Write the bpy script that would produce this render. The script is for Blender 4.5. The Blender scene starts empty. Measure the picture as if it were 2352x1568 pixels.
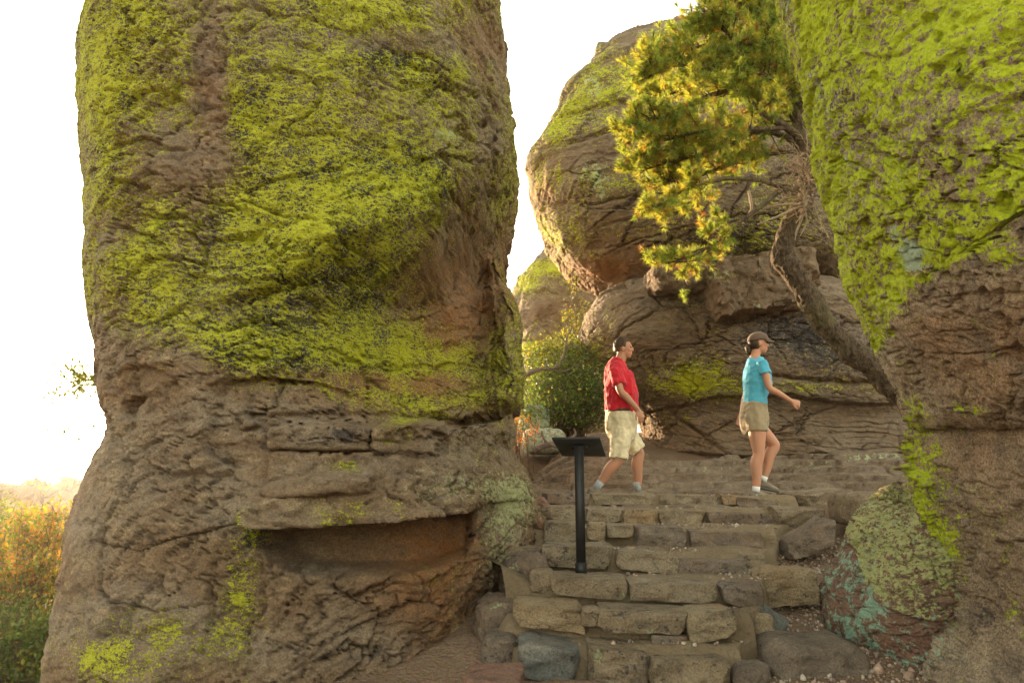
import bpy, bmesh, math, random
import numpy as np
from mathutils import Vector, Matrix

# ------------------------------------------------------------------ camera, sky, sun, exposure
scene = bpy.context.scene
ZC = 1.10                       # eye height above the gravel at the foot of the steps
PITCH = math.atan((1080 - 784) / 1568.0)
cam_d = bpy.data.cameras.new('camera')
cam_d.sensor_width = 36.0
cam_d.lens = 24.0
cam_d.clip_start = 0.05
cam_d.clip_end = 20000
cam = bpy.data.objects.new('camera', cam_d)
scene.collection.objects.link(cam)
cam.location = (0, 0, ZC)
cam.rotation_euler = (math.pi / 2 + PITCH, 0, 0)
scene.camera = cam

SUN_AZ = math.radians(-30.7)    # left of the view axis (+Y)
SUN_EL = math.radians(4.2)
world = bpy.data.worlds.new('World')
scene.world = world
world.use_nodes = True
wn = world.node_tree
wn.nodes.clear()
w_out = wn.nodes.new('ShaderNodeOutputWorld')
w_bg = wn.nodes.new('ShaderNodeBackground')
w_sky = wn.nodes.new('ShaderNodeTexSky')
w_sky.sky_type = 'NISHITA'
w_sky.sun_disc = False
w_sky.sun_elevation = SUN_EL
w_sky.sun_rotation = SUN_AZ     # clockwise from +Y
w_sky.air_density = 1.0
w_sky.dust_density = 0.8
w_sky.ozone_density = 1.0
w_hs = wn.nodes.new('ShaderNodeHueSaturation')
w_hs.inputs['Saturation'].default_value = 0.35
wn.links.new(w_sky.outputs[0], w_hs.inputs['Color'])
w_wb = wn.nodes.new('ShaderNodeMix'); w_wb.data_type = 'RGBA'; w_wb.blend_type = 'MULTIPLY'   # white balance of the whole sky
w_wb.inputs[0].default_value = 1.0
w_wb.inputs[7].default_value = (1.07, 1.0, 0.82, 1)
wn.links.new(w_hs.outputs[0], w_wb.inputs[6])
wn.links.new(w_wb.outputs[2], w_bg.inputs['Color'])
w_bg.inputs['Strength'].default_value = 0.15
wn.links.new(w_bg.outputs[0], w_out.inputs['Surface'])

sun_d = bpy.data.lights.new('sun', 'SUN')
sun_d.energy = 2.0
sun_d.angle = math.radians(0.5)
sun_d.color = (1.0, 0.72, 0.42)
sun = bpy.data.objects.new('sun', sun_d)
scene.collection.objects.link(sun)
sun_dir = Vector((math.sin(SUN_AZ) * math.cos(SUN_EL), math.cos(SUN_AZ) * math.cos(SUN_EL), math.sin(SUN_EL)))
sun.rotation_euler = sun_dir.to_track_quat('Z', 'Y').to_euler()
sun.location = sun_dir * 60

scene.view_settings.view_transform = 'Standard'
scene.view_settings.look = 'None'
scene.view_settings.exposure = 3.5
scene.view_settings.gamma = 1.0
scene.cycles.max_bounces = 6
scene.cycles.diffuse_bounces = 3
scene.cycles.transmission_bounces = 4
scene.cycles.transparent_max_bounces = 4
scene.cycles.sample_clamp_indirect = 6.0

# ------------------------------------------------------------------ helpers: sight lines of the photograph (2352 x 1568 grid)
F = 1568.0
SP, CP = math.sin(PITCH), math.cos(PITCH)
def ray(px, py):
    px = np.asarray(px, float); py = np.asarray(py, float)
    dx = (px - 1176) / F; dy = (784 - py) / F
    return dx + 0 * dy, CP - SP * dy + 0 * dx, SP + CP * dy + 0 * dx
def at(px, py, Y):
    rx, ry, rz = ray(px, py); t = Y / ry
    return np.stack([rx * t, Y + 0 * rx, ZC + rz * t], -1)
def atz(px, py, z):
    rx, ry, rz = ray(px, py); t = (z - ZC) / rz
    return np.stack([rx * t, ry * t, z + 0 * rx], -1)
def proj(P):
    x, y, z = P[..., 0], P[..., 1], P[..., 2] - ZC
    d = np.maximum(CP * y + SP * z, 1e-3); u = -SP * y + CP * z
    return 1176 + F * x / d, 784 - F * u / d

# ------------------------------------------------------------------ helpers: noise
_r = np.random.RandomState(7)
PERM = _r.permutation(256).astype(np.int32)
GRAD = _r.normal(size=(256, 3)).astype(np.float32)
GRAD /= np.linalg.norm(GRAD, axis=1)[:, None]
GX, GY, GZ = [np.ascontiguousarray(GRAD[:, i]) for i in range(3)]
def pn(P, s=1.0, off=0.0):
    P = np.asarray(P, np.float32) * np.asarray(s, np.float32) + np.float32(off)
    sh = P.shape[:-1]; P = P.reshape(-1, 3)
    i = np.floor(P); f = P - i; i = i.astype(np.int32) & 255
    u = f * f * f * (f * (f * 6 - 15) + 10)
    x0, y0, z0 = i[:, 0], i[:, 1], i[:, 2]
    x1, y1, z1 = (x0 + 1) & 255, (y0 + 1) & 255, (z0 + 1) & 255
    fx, fy, fz = f[:, 0], f[:, 1], f[:, 2]
    ax, bx = PERM[x0], PERM[x1]
    def g(a, yy, zz, X, Y, Z):
        h = PERM[(PERM[(a + yy) & 255] + zz) & 255]
        return GX[h] * X + GY[h] * Y + GZ[h] * Z
    def L(a, b, t): return a + t * (b - a)
    r = L(L(L(g(ax, y0, z0, fx, fy, fz), g(bx, y0, z0, fx - 1, fy, fz), u[:, 0]),
            L(g(ax, y1, z0, fx, fy - 1, fz), g(bx, y1, z0, fx - 1, fy - 1, fz), u[:, 0]), u[:, 1]),
          L(L(g(ax, y0, z1, fx, fy, fz - 1), g(bx, y0, z1, fx - 1, fy, fz - 1), u[:, 0]),
            L(g(ax, y1, z1, fx, fy - 1, fz - 1), g(bx, y1, z1, fx - 1, fy - 1, fz - 1), u[:, 0]), u[:, 1]), u[:, 2])
    return (r * 1.6).reshape(sh)
RND = _r.rand(256, 4).astype(np.float32)
def worley(P, s, off=0.0):
    """F1, F2 and the nearest cell's random values: angular plates"""
    P = np.asarray(P, np.float32) * np.asarray(s, np.float32) + np.float32(off)
    sh = P.shape[:-1]; P = P.reshape(-1, 3); i = np.floor(P).astype(np.int32); f = P - i
    F1 = np.full(len(P), 9.0, np.float32); F2 = F1.copy(); best = np.zeros(len(P), np.int32)
    for dx in (-1, 0, 1):
        ax = PERM[(i[:, 0] + dx) & 255]
        for dy in (-1, 0, 1):
            ay = PERM[(ax + i[:, 1] + dy) & 255]
            for dz in (-1, 0, 1):
                h = PERM[(ay + i[:, 2] + dz) & 255]; r = RND[h]
                d = (r[:, 0] + dx - f[:, 0]) ** 2 + (r[:, 1] + dy - f[:, 1]) ** 2 + (r[:, 2] + dz - f[:, 2]) ** 2
                m = d < F1
                F2 = np.where(m, F1, np.minimum(F2, d)); F1 = np.where(m, d, F1); best = np.where(m, h, best)
    return np.sqrt(F1).reshape(sh), np.sqrt(F2).reshape(sh), RND[best].reshape(sh + (4,)), 
def fbm(P, s=1.0, oct=4, off=0.0, gain=0.5):
    s = np.asarray(s, float); r = 0; a = 1.0
    for k in range(oct):
        r = r + a * pn(P, s * (2.03 ** k), off + 11.3 * k); a *= gain
    return r
def sstep(a, b, x):
    t = np.clip((x - a) / (b - a), 0, 1)
    return t * t * (3 - 2 * t)

# ------------------------------------------------------------------ helpers: objects
COL = scene.collection
def mk(name, V, Fc, mat, parent=None, origin=None, attrs=None, smooth=True, fattrs=None, sharp=None):
    V = np.ascontiguousarray(V, np.float32).reshape(-1, 3)
    if origin is None:
        mn, mx = V.min(0), V.max(0); origin = np.array([(mn[0] + mx[0]) / 2, (mn[1] + mx[1]) / 2, mn[2]])
        if parent is not None: origin = np.array(parent['_o'])
    origin = np.asarray(origin, np.float32)
    V = V - origin
    me = bpy.data.meshes.new(name)
    if isinstance(Fc, (list, tuple)) and len(Fc) and not np.isscalar(Fc[0]) and isinstance(Fc[0], (list, tuple)) and len(set(map(len, Fc))) > 1:
        me.from_pydata(V.tolist(), [], [list(f) for f in Fc])
    else:
        Fc = np.ascontiguousarray(Fc, np.int32); k = Fc.shape[1]; n = Fc.shape[0]
        me.vertices.add(len(V)); me.vertices.foreach_set('co', V.ravel())
        me.loops.add(n * k); me.loops.foreach_set('vertex_index', Fc.ravel())
        me.polygons.add(n)
        me.polygons.foreach_set('loop_start', np.arange(0, n * k, k, dtype=np.int32))
    me.update(calc_edges=True)
    if smooth: me.polygons.foreach_set('use_smooth', np.ones(len(me.polygons), bool))
    for nm, a in (attrs or {}).items():
        at_ = me.attributes.new(nm, 'FLOAT_COLOR', 'POINT')
        a = np.asarray(a, np.float32).reshape(len(V), -1)
        if a.shape[1] == 3: a = np.hstack([a, np.ones((len(V), 1), np.float32)])
        at_.data.foreach_set('color', np.ascontiguousarray(a).ravel())
    if sharp: me.set_sharp_from_angle(angle=math.radians(sharp))
    me.materials.append(mat)
    o = bpy.data.objects.new(name, me)
    COL.objects.link(o)
    if parent is None:
        o.location = origin
    else:
        o.parent = parent
    o['_o'] = [float(v) for v in origin]
    return o
def empty(name, loc):
    e = bpy.data.objects.new(name, None); COL.objects.link(e)
    e.location = loc; e.empty_display_size = 0.2; e['_o'] = [float(v) for v in loc]
    return e
def tag(o, label=None, cat=None, group=None, kind=None):
    if label: o['label'] = label
    if cat: o['category'] = cat
    if group: o['group'] = group
    if kind: o['kind'] = kind
    return o

class MB:                        # collects shapes into one mesh
    def __init__(s): s.V = []; s.Q = []; s.C = []; s.n = 0
    def add(s, V, Q, C=None):
        V = np.asarray(V, float).reshape(-1, 3); Q = np.asarray(Q, int)
        if Q.shape[1] == 3: Q = np.hstack([Q, Q[:, 2:3]])
        s.V.append(V); s.Q.append(Q + s.n); s.n += len(V)
        if C is not None: s.C.append(np.broadcast_to(np.asarray(C, float), (len(V), 3)) if np.ndim(C) == 1 else C)
    def build(s, name, mat, parent=None, smooth=True, origin=None, sharp=None):
        V = np.vstack(s.V); Q = np.vstack(s.Q)
        tri = Q[:, 2] == Q[:, 3]
        at_ = {'col': np.vstack(s.C)} if s.C else None
        if tri.all(): return mk(name, V, Q[:, :3], mat, parent, origin, at_, smooth, sharp=sharp)
        if not tri.any(): return mk(name, V, Q, mat, parent, origin, at_, smooth, sharp=sharp)
        T = np.vstack([Q[tri][:, :3], Q[~tri][:, [0, 1, 2]], Q[~tri][:, [0, 2, 3]]])
        return mk(name, V, T, mat, parent, origin, at_, smooth, sharp=sharp)

def spline(pts, n):              # Catmull-Rom through rows of any width
    p = np.asarray(pts, float); m = len(p)
    t = np.linspace(0, m - 1, n); i = np.clip(t.astype(int), 0, m - 2); f = (t - i)[:, None]
    g = lambda k: p[np.clip(k, 0, m - 1)]
    a, b, c, d = g(i - 1), g(i), g(i + 1), g(i + 2)
    return 0.5 * (2 * b + (c - a) * f + (2 * a - 5 * b + 4 * c - d) * f ** 2 + (3 * b - a - 3 * c + d) * f ** 3)
def tube(pts, rad, seg=8, cap=True, ell=None, bark=None, ref=(0.0, 0.0, 1.0)):
    """ring tube; ell = (rx, ry) arrays with ref fixing the frame"""
    p = np.asarray(pts, float); n = len(p)
    r = np.broadcast_to(np.asarray(rad, float), (n,))
    t = np.gradient(p, axis=0); t /= np.linalg.norm(t, axis=1)[:, None] + 1e-9
    ref = np.asarray(ref, float)
    u = np.cross(np.broadcast_to(ref, t.shape), t)
    bad = np.linalg.norm(u, axis=1) < 1e-3
    u[bad] = np.cross(np.broadcast_to([1.0, 0.17, 0.1], t[bad].shape), t[bad])
    u /= np.linalg.norm(u, axis=1)[:, None] + 1e-9
    for k in range(1, n):
        if np.dot(u[k], u[k - 1]) < 0: u[k] = -u[k]
    v = np.cross(t, u)
    th = np.linspace(0, 2 * math.pi, seg, endpoint=False)
    rx, ry = (r, r) if ell is None else ell
    V = p[:, None] + u[:, None] * (np.cos(th)[None, :, None] * np.asarray(rx)[:, None, None]) + v[:, None] * (np.sin(th)[None, :, None] * np.asarray(ry)[:, None, None])
    if bark is not None:
        N = V - p[:, None]; N /= np.linalg.norm(N, axis=2)[:, :, None] + 1e-9
        V = V + N * bark(V, th)[..., None]
    idx = np.arange(n * seg).reshape(n, seg)
    a = idx[:-1]; b = idx[1:]
    Q = np.stack([a, np.roll(a, -1, 1), np.roll(b, -1, 1), b], -1).reshape(-1, 4)
    V = V.reshape(-1, 3)
    if cap:
        V = np.vstack([V, p[0], p[-1]]); c0, c1 = n * seg, n * seg + 1
        f = idx[0]; l = idx[-1]
        Q = np.vstack([Q, np.stack([np.roll(f, -1), f, np.full(seg, c0), np.full(seg, c0)], -1),
                       np.stack([l, np.roll(l, -1), np.full(seg, c1), np.full(seg, c1)], -1)])
    return V, Q
def cube_grid(nx, ny, nz):       # welded surface grid of the cube [-1,1]^3
    Vs = []; Qs = []; n = 0
    def face(fix, val, a, b, na, nb, flip):
        nonlocal n
        A, B = np.meshgrid(np.linspace(-1, 1, na + 1), np.linspace(-1, 1, nb + 1), indexing='ij')
        P = np.zeros(A.shape + (3,)); P[..., fix] = val; P[..., a] = A; P[..., b] = B
        i = np.arange(A.size).reshape(A.shape) + n; n += A.size
        q = np.stack([i[:-1, :-1], i[1:, :-1], i[1:, 1:], i[:-1, 1:]], -1).reshape(-1, 4)
        Vs.append(P.reshape(-1, 3)); Qs.append(q[:, ::-1] if flip else q)
    face(2, 1, 0, 1, nx, ny, False); face(2, -1, 0, 1, nx, ny, True)
    face(0, 1, 1, 2, ny, nz, False); face(0, -1, 1, 2, ny, nz, True)
    face(1, 1, 2, 0, nz, nx, False); face(1, -1, 2, 0, nz, nx, True)
    V = np.vstack(Vs); Q = np.vstack(Qs)
    _, ix, inv = np.unique(np.round(V, 5), axis=0, return_index=True, return_inverse=True)
    return V[ix], inv.reshape(-1)[Q]

# ------------------------------------------------------------------ helpers: materials
class NT:
    def __init__(s, name):
        s.m = bpy.data.materials.new(name); s.m.use_nodes = True
        s.t = s.m.node_tree; s.t.nodes.clear()
        s.out = s.t.nodes.new('ShaderNodeOutputMaterial')
    def n(s, typ, ins=None, **kw):
        nd = s.t.nodes.new(typ)
        for k, v in kw.items(): setattr(nd, k, v)
        for k, v in (ins or {}).items(): s.set(nd.inputs[k], v)
        return nd
    def set(s, sock, v):
        if isinstance(v, bpy.types.NodeSocket): s.t.links.new(v, sock)
        elif isinstance(v, bpy.types.Node): s.t.links.new(v.outputs[0], sock)
        else:
            if sock.type == 'RGBA' and len(v) == 3: v = (*v, 1)
            sock.default_value = v
    def coord(s): return s.n('ShaderNodeTexCoord').outputs['Object']
    def noise(s, vec, scale, detail=4, rough=0.55, dist=0.0):
        return s.n('ShaderNodeTexNoise', {'Vector': vec, 'Scale': scale, 'Detail': detail, 'Roughness': rough, 'Distortion': dist}).outputs[0]
    def math(s, op, a, b=0.0, c=0.0, clamp=False):
        nd = s.n('ShaderNodeMath', operation=op, use_clamp=clamp)
        for i, v in enumerate((a, b, c)): s.set(nd.inputs[i], v)
        return nd.outputs[0]
    def mix(s, f, a, b, mode='MIX'):
        nd = s.n('ShaderNodeMix', data_type='RGBA', blend_type=mode)
        s.set(nd.inputs[0], f); s.set(nd.inputs[6], a); s.set(nd.inputs[7], b)
        return nd.outputs[2]
    def rng(s, v, a, b, c=0.0, d=1.0, smooth=True):
        nd = s.n('ShaderNodeMapRange', interpolation_type='SMOOTHSTEP' if smooth else 'LINEAR')
        for i, k in enumerate((v, a, b, c, d)): s.set(nd.inputs[i], k)
        return nd.outputs[0]
    def scale(s, vec, sc):
        nd = s.n('ShaderNodeMapping', {'Vector': vec}); nd.inputs['Scale'].default_value = sc
        return nd.outputs[0]
    def attr(s, name):
        return s.n('ShaderNodeAttribute', attribute_name=name)
    def bsdf(s, col, rough=0.9, normal=None, spec=0.3, **kw):
        b = s.n('ShaderNodeBsdfPrincipled', {'Base Color': col, 'Roughness': rough, 'Specular IOR Level': spec})
        if normal is not None: s.set(b.inputs['Normal'], normal)
        for k, v in kw.items(): s.set(b.inputs[k], v)
        s.t.links.new(b.outputs[0], s.out.inputs['Surface'])
        return b
    def bump(s, h, strength, dist):
        return s.n('ShaderNodeBump', {'Height': h, 'Strength': strength, 'Distance': dist}).outputs[0]

def rock_mat(name, c1, c2, c3, lichen=((0.50, 0.53, 0.018), (0.30, 0.31, 0.02)), pale=(0.42, 0.47, 0.26), warm=(0.30, 0.13, 0.045),
             lsc=13.0, speck=0.5, bump=1.0, flat=(1, 1, 2.2)):
    t = NT(name); co = t.coord()
    st = t.scale(co, flat)
    big = t.noise(st, 1.3, 3, 0.6)
    mid = t.noise(st, 7.0, 6, 0.65, 0.4)
    fine = t.noise(co, 75.0, 5, 0.85)
    a = t.attr('paint')
    sep = t.n('ShaderNodeSeparateColor', {0: a.outputs['Color']})
    col = t.mix(t.rng(big, 0.36, 0.64), c1, c2)
    col = t.mix(t.rng(mid, 0.52, 0.72), col, c3)
    col = t.mix(t.math('MULTIPLY', t.rng(mid, 0.50, 0.30), 0.55), col, (0.075, 0.062, 0.055))
    wm = t.math('MULTIPLY', a.outputs['Alpha'], t.rng(mid, 0.3, 0.65, 0.35, 1.0))
    col = t.mix(wm, col, warm)
    sp = t.rng(fine, 0.28, 0.72, 1 - speck * 0.9, 1 + speck * 0.9, False)
    col = t.mix(1.0, col, t.n('ShaderNodeCombineColor', {0: sp, 1: sp, 2: sp}).outputs[0], 'MULTIPLY')
    ln = t.noise(st, lsc, 7, 0.72, 0.2)
    ln2 = t.noise(co, lsc * 0.22, 3, 0.5)
    ln3 = t.noise(co, lsc * 3.1, 4, 0.7)
    v = t.math('ADD', t.math('ADD', t.math('MULTIPLY', ln, 0.47), t.math('MULTIPLY', ln2, 0.15)), t.math('MULTIPLY', ln3, 0.38))
    v = t.math('MULTIPLY_ADD', v, 2.3, -0.65)
    def mask(dens, vv, w):
        thr = t.math('MULTIPLY_ADD', dens, -0.62, 0.80)
        dlt = t.math('SUBTRACT', vv, thr)
        return t.rng(dlt, -w, w)
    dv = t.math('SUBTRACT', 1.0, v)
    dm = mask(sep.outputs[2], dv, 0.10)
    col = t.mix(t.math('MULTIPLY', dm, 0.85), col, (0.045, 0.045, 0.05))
    pv = t.math('MULTIPLY_ADD', t.noise(co, lsc * 0.9, 7, 0.75), 2.0, -0.5)
    pm = mask(sep.outputs[1], pv, 0.05)
    col = t.mix(pm, col, t.mix(t.rng(fine, 0.3, 0.7), pale, tuple(0.72 * k for k in pale)))
    lm = mask(sep.outputs[0], v, 0.05)
    lv = t.noise(co, lsc * 4, 4, 0.7)
    lc = t.mix(t.rng(lv, 0.34, 0.62), lichen[1], lichen[0])
    col = t.mix(t.math('MULTIPLY', lm, 0.90), col, lc)
    h = t.math('ADD', t.math('MULTIPLY', mid, 0.7), t.math('MULTIPLY', fine, 0.30))
    h = t.math('ADD', h, t.math('MULTIPLY', lm, t.math('MULTIPLY', lv, 0.12)))
    t.bsdf(col, 0.92, t.bump(h, 1.0 * bump, 0.05), 0.12)
    return t.m
# ------------------------------------------------------------------ rocks: displaced solid forms
def rock_disp(P, lump=0.06, f1=2.2, a1=0.05, f2=7.0, a2=0.018, plate=0.02, crack=0.05, fine=0.006, pits=0.0, tilt=(0.1, 0.0), off=0.0, notch=1.0, cell=1.8, levels=2):
    w = pn(P, 0.8, off); w2 = pn(P, 2.6, off + 5)
    jag = 0.016 * pn(P, 11.0, off + 2) + 0.009 * pn(P, 27.0, off + 4)
    s = P[..., 2] + tilt[0] * P[..., 0] + tilt[1] * P[..., 1] + 0.22 * w + 0.05 * w2 + 0.035 * pn(P, 5.0, off + 6) + jag
    d = lump * fbm(P, 0.9, 3, off + 9)
    def shingle(f, a, ls, o, wdt):
        ph = s * f + 1.1 * pn(P, ls * 0.8, off + o) + 0.25 * pn(P, ls * 4.0, off + o + 3)
        k = np.floor(ph); fr = ph - k
        m = np.stack([P[..., 0] * ls, P[..., 1] * ls, k * 3.7 + 0.35 * P[..., 2]], -1)
        m = np.clip(0.45 + 1.3 * pn(m, 1.0, off + o), 0, 1.3)
        nt = np.exp(-((1 - fr) / (1.15 * wdt)) ** 2) * sstep(0.25, 0.7, m)
        return a * m * np.minimum(fr / wdt, (1 - fr) / (1 - wdt)) - notch * a * nt
    d = d + shingle(f1, a1, 1.3, 1.7, 0.028) + shingle(f2, a2, 3.2, 4.1, 0.07)
    if a2: d = d + shingle(f2 * 2.6, a2 * 0.5, 7.0, 8.3, 0.12)
    if plate:                    # angular plates split by joints, each a little proud of, or tilted against, its neighbours
        Pw = P + np.stack([0.05 * pn(P, 3.0, off + 14), 0.05 * pn(P, 3.0, off + 15), s - P[..., 2]], -1) + (0.8 * jag)[..., None]
        for k, (sc, am, cw) in enumerate((((cell * 1.0, cell * 1.0, cell * 1.9), 1.0, 0.035), ((cell * 2.7, cell * 2.7, cell * 6.0), 0.6, 0.055), ((cell * 6.5, cell * 6.5, cell * 13.0), 0.28, 0.09))[:levels]):
            F1, F2, R = worley(Pw, sc, off + 21 + 7 * k)
            g = (R[..., 0] - 0.5) * np.sin(P[..., 0] * cell * 2.2) + (R[..., 1] - 0.5) * (s * cell * 3.0 % 1.0)
            d = d + plate * am * (1.7 * (R[..., 3] - 0.5) + 0.9 * g)
            open_ = np.clip(0.35 + 1.5 * pn(P, 0.8 * cell, off + 33 + k), 0, 1) * (R[..., 2] > 0.25)
            d = d - 1.3 * crack * am * sstep(cw, 0.0, F2 - F1) * open_
    if crack:
        c = 1 - np.abs(2 * jag + pn(P + 0.12 * w2[..., None], (0.75, 0.75, 1.5), off + 31))
        d = d - crack * sstep(0.978, 1.0, c) * np.clip(0.4 + 1.5 * pn(P, 0.9, off + 37), 0, 1)
        c = 1 - np.abs(3 * jag + pn(P + 0.04 * w2[..., None], (2.0, 2.0, 4.2), off + 33))
        d = d - 0.4 * crack * sstep(0.965, 1.0, c) * np.clip(0.2 + 1.6 * pn(P, 1.7, off + 39), 0, 1)
    if pits:
        q = pn(P, 9.0, off + 41); q2 = pn(P, 21.0, off + 43)
        d = d - pits * sstep(0.40, 0.52, q) - 0.5 * pits * sstep(0.42, 0.56, q2)
    if fine: d = d + fine * fbm(P, 16.0, 3, off + 51, 0.6)
    return d

def grid_normals(P, wrap=True):
    if wrap:
        dc = np.roll(P, -1, 1) - np.roll(P, 1, 1)
    else:
        dc = np.gradient(P, axis=1)
    dr = np.gradient(P, axis=0)
    N = np.cross(dc, dr)
    N /= np.linalg.norm(N, axis=2)[..., None] + 1e-12
    return N

def loft(profile, rows, cols, n_exp=2.4, front=0.76, ref=0.0, right_open=False, grow=0.0):
    """profile rows: (py, px_left, px_right, Y_centre, depth_radius). Slices are closed ovals; their widths are tuned until the form's
    outline agrees with the two outlines."""
    pr = np.array(profile, float)
    def make(rows, cols, dL, dR):
        py = pr[0, 0] + (pr[-1, 0] - pr[0, 0]) * np.linspace(0, 1, rows)
        L, R, cy, b = [np.interp(py, pr[:, 0], pr[:, k]) for k in (1, 2, 3, 4)]
        ker = np.hanning(max(5, rows // 90) | 1); ker /= ker.sum(); h = len(ker) // 2
        sm = lambda v: np.convolve(np.pad(v, h, mode='edge'), ker, 'valid')
        L, R, cy, b = sm(L) + np.interp(py, *dL), sm(R) + np.interp(py, *dR), sm(cy), sm(b)
        _, ry, rz = ray(1176, py)
        tl = at(L, py, 1.0)[:, 0]; tr = at(R, py, 1.0)[:, 0]
        cx = (tr + tl) * (cy ** 2 - b ** 2) / (2 * cy)
        a = np.sqrt(np.maximum((cx - tl * cy) ** 2 - (tl * b) ** 2, 1e-4))
        th = np.linspace(0, 2 * math.pi, 4001)
        am, bm = np.median(a), np.median(b)
        e = 2.0 / n_exp
        ex = am * np.sign(np.cos(th)) * np.abs(np.cos(th)) ** e; ey = bm * np.sign(np.sin(th)) * np.abs(np.sin(th)) ** e
        w = np.hypot(np.gradient(ex), np.gradient(ey)) * np.where(ey < 0.25 * bm, front, (1 - front))
        cum = np.concatenate([[0], np.cumsum(w)[:-1]]); cum /= cum[-1]
        th = np.interp(np.linspace(0, 1, cols, endpoint=False), cum, th)
        cx_ = np.sign(np.cos(th)) * np.abs(np.cos(th)) ** e; sy_ = np.sign(np.sin(th)) * np.abs(np.sin(th)) ** e
        P = np.empty((rows, cols, 3))
        P[..., 0] = cx[:, None] + a[:, None] * cx_[None]
        P[..., 1] = cy[:, None] + b[:, None] * sy_[None]
        yl = cy + tl * b ** 2 / np.sqrt(a ** 2 + (tl * b) ** 2); yr = cy - tr * b ** 2 / np.sqrt(a ** 2 + (tr * b) ** 2)
        yl = np.maximum(yl, 0.5 * cy); yr = np.maximum(yr, 0.5 * cy)
        wx = (cx_[None] + 1) / 2
        if right_open: wx = 0 * wx
        P[..., 2] = ZC + (rz / ry)[:, None] * (yl[:, None] * (1 - wx) + yr[:, None] * wx - ref * b[:, None])
        return P
    yb = np.linspace(pr[0, 0], pr[-1, 0], 41); dL = [yb, np.zeros(41)]; dR = [yb, np.zeros(41)]
    want_L = np.interp(yb, pr[:, 0], pr[:, 1]); want_R = np.interp(yb, pr[:, 0], pr[:, 2])
    for it in range(5 if ref == 0 else 0):
        P = make(240, 160, dL, dR); px, py = proj(P)
        k = np.clip(np.round((py - yb[0]) / (yb[1] - yb[0])).astype(int), -1, 41)
        for j in range(41):
            m = k == j
            if m.sum() < 4: continue
            dL[1][j] += 0.8 * np.clip(want_L[j] - (px[m].min() - grow), -120, 120)
            if not right_open: dR[1][j] += 0.8 * np.clip(want_R[j] - (px[m].max() + grow), -120, 120)
        ker = np.array([.25, .5, .25])
        for d_ in (dL, dR): d_[1] = np.convolve(np.pad(d_[1], 1, mode='edge'), ker, 'valid')
        mid = (dR[1] - dL[1]) + (want_R - want_L) < 30
        dL[1][mid] *= 0.5; dR[1][mid] *= 0.5
    return make(rows, cols, dL, dR)

def grid_faces(r, c, wrap=True):
    i = np.arange(r * c).reshape(r, c)
    if wrap:
        a, b = i[:-1], i[1:]
        return np.stack([a, b, np.roll(b, -1, 1), np.roll(a, -1, 1)], -1).reshape(-1, 4)
    return np.stack([i[:-1, :-1], i[1:, :-1], i[1:, 1:], i[:-1, 1:]], -1).reshape(-1, 4)

def blobs(px, py, lst, base):
    d = np.zeros(px.shape) + base
    for (x, y, sx, sy, a) in lst:
        d = d + a * np.exp(-((px - x) / sx) ** 2 - ((py - y) / sy) ** 2)
    return d
def above(px, py, line, soft):   # 0 below the line, 1 above it (picture grid)
    ln = np.array(line, float)
    return sstep(-soft, soft, np.interp(px, ln[:, 0], ln[:, 1]) - py)

def build_rock(name, P, mat, disp, feature=None, paint=None, parent=None):
    N = grid_normals(P)
    c = P.mean((0, 1))
    if (N * (P - P.mean(1, keepdims=True))).sum() < 0: N = -N; flip = True
    else: flip = False
    front = sstep(0.15, -0.25, N[..., 1])
    front2 = sstep(0.08, -0.30, N[..., 1])
    px, py = proj(P)
    mul = 1.0
    if feature is not None:
        amp, mul = feature(px, py, P)
        P = P - np.array([0, 1.0, 0]) * (amp * np.where(amp < 0, front2, front))[..., None]
        N2 = grid_normals(P); N2 = -N2 if flip else N2
        N = N * 0.85 + N2 * 0.15; N /= np.linalg.norm(N, axis=2)[..., None] + 1e-9
    d = rock_disp(P, **disp) * mul
    D = P + N * d[..., None]
    r, cc = P.shape[:2]
    top = D[0].mean(0); bot = D[-1].mean(0)
    V = np.vstack([D.reshape(-1, 3), top, bot])
    Q = grid_faces(r, cc)
    i0 = np.arange(cc); i1 = i0 + (r - 1) * cc
    t0 = np.stack([i0, np.roll(i0, -1), np.full(cc, r * cc), np.full(cc, r * cc)], -1)
    t1 = np.stack([np.roll(i1, -1), i1, np.full(cc, r * cc + 1), np.full(cc, r * cc + 1)], -1)
    Fq = np.vstack([Q, t0, t1])
    T = np.vstack([Fq[:, [0, 1, 2]], Fq[:len(Q)][:, [0, 2, 3]]])
    if flip: T = T[:, ::-1]
    pt = np.zeros((len(V), 4), np.float32)
    if paint is not None:
        L = paint(px, py, P, N)
        for k in range(4):
            pt[:-2, k] = np.clip(np.broadcast_to(L[k], px.shape), -0.3, 1.3).ravel()
    return mk(name, V, T, mat, parent, attrs={'paint': pt})

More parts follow.
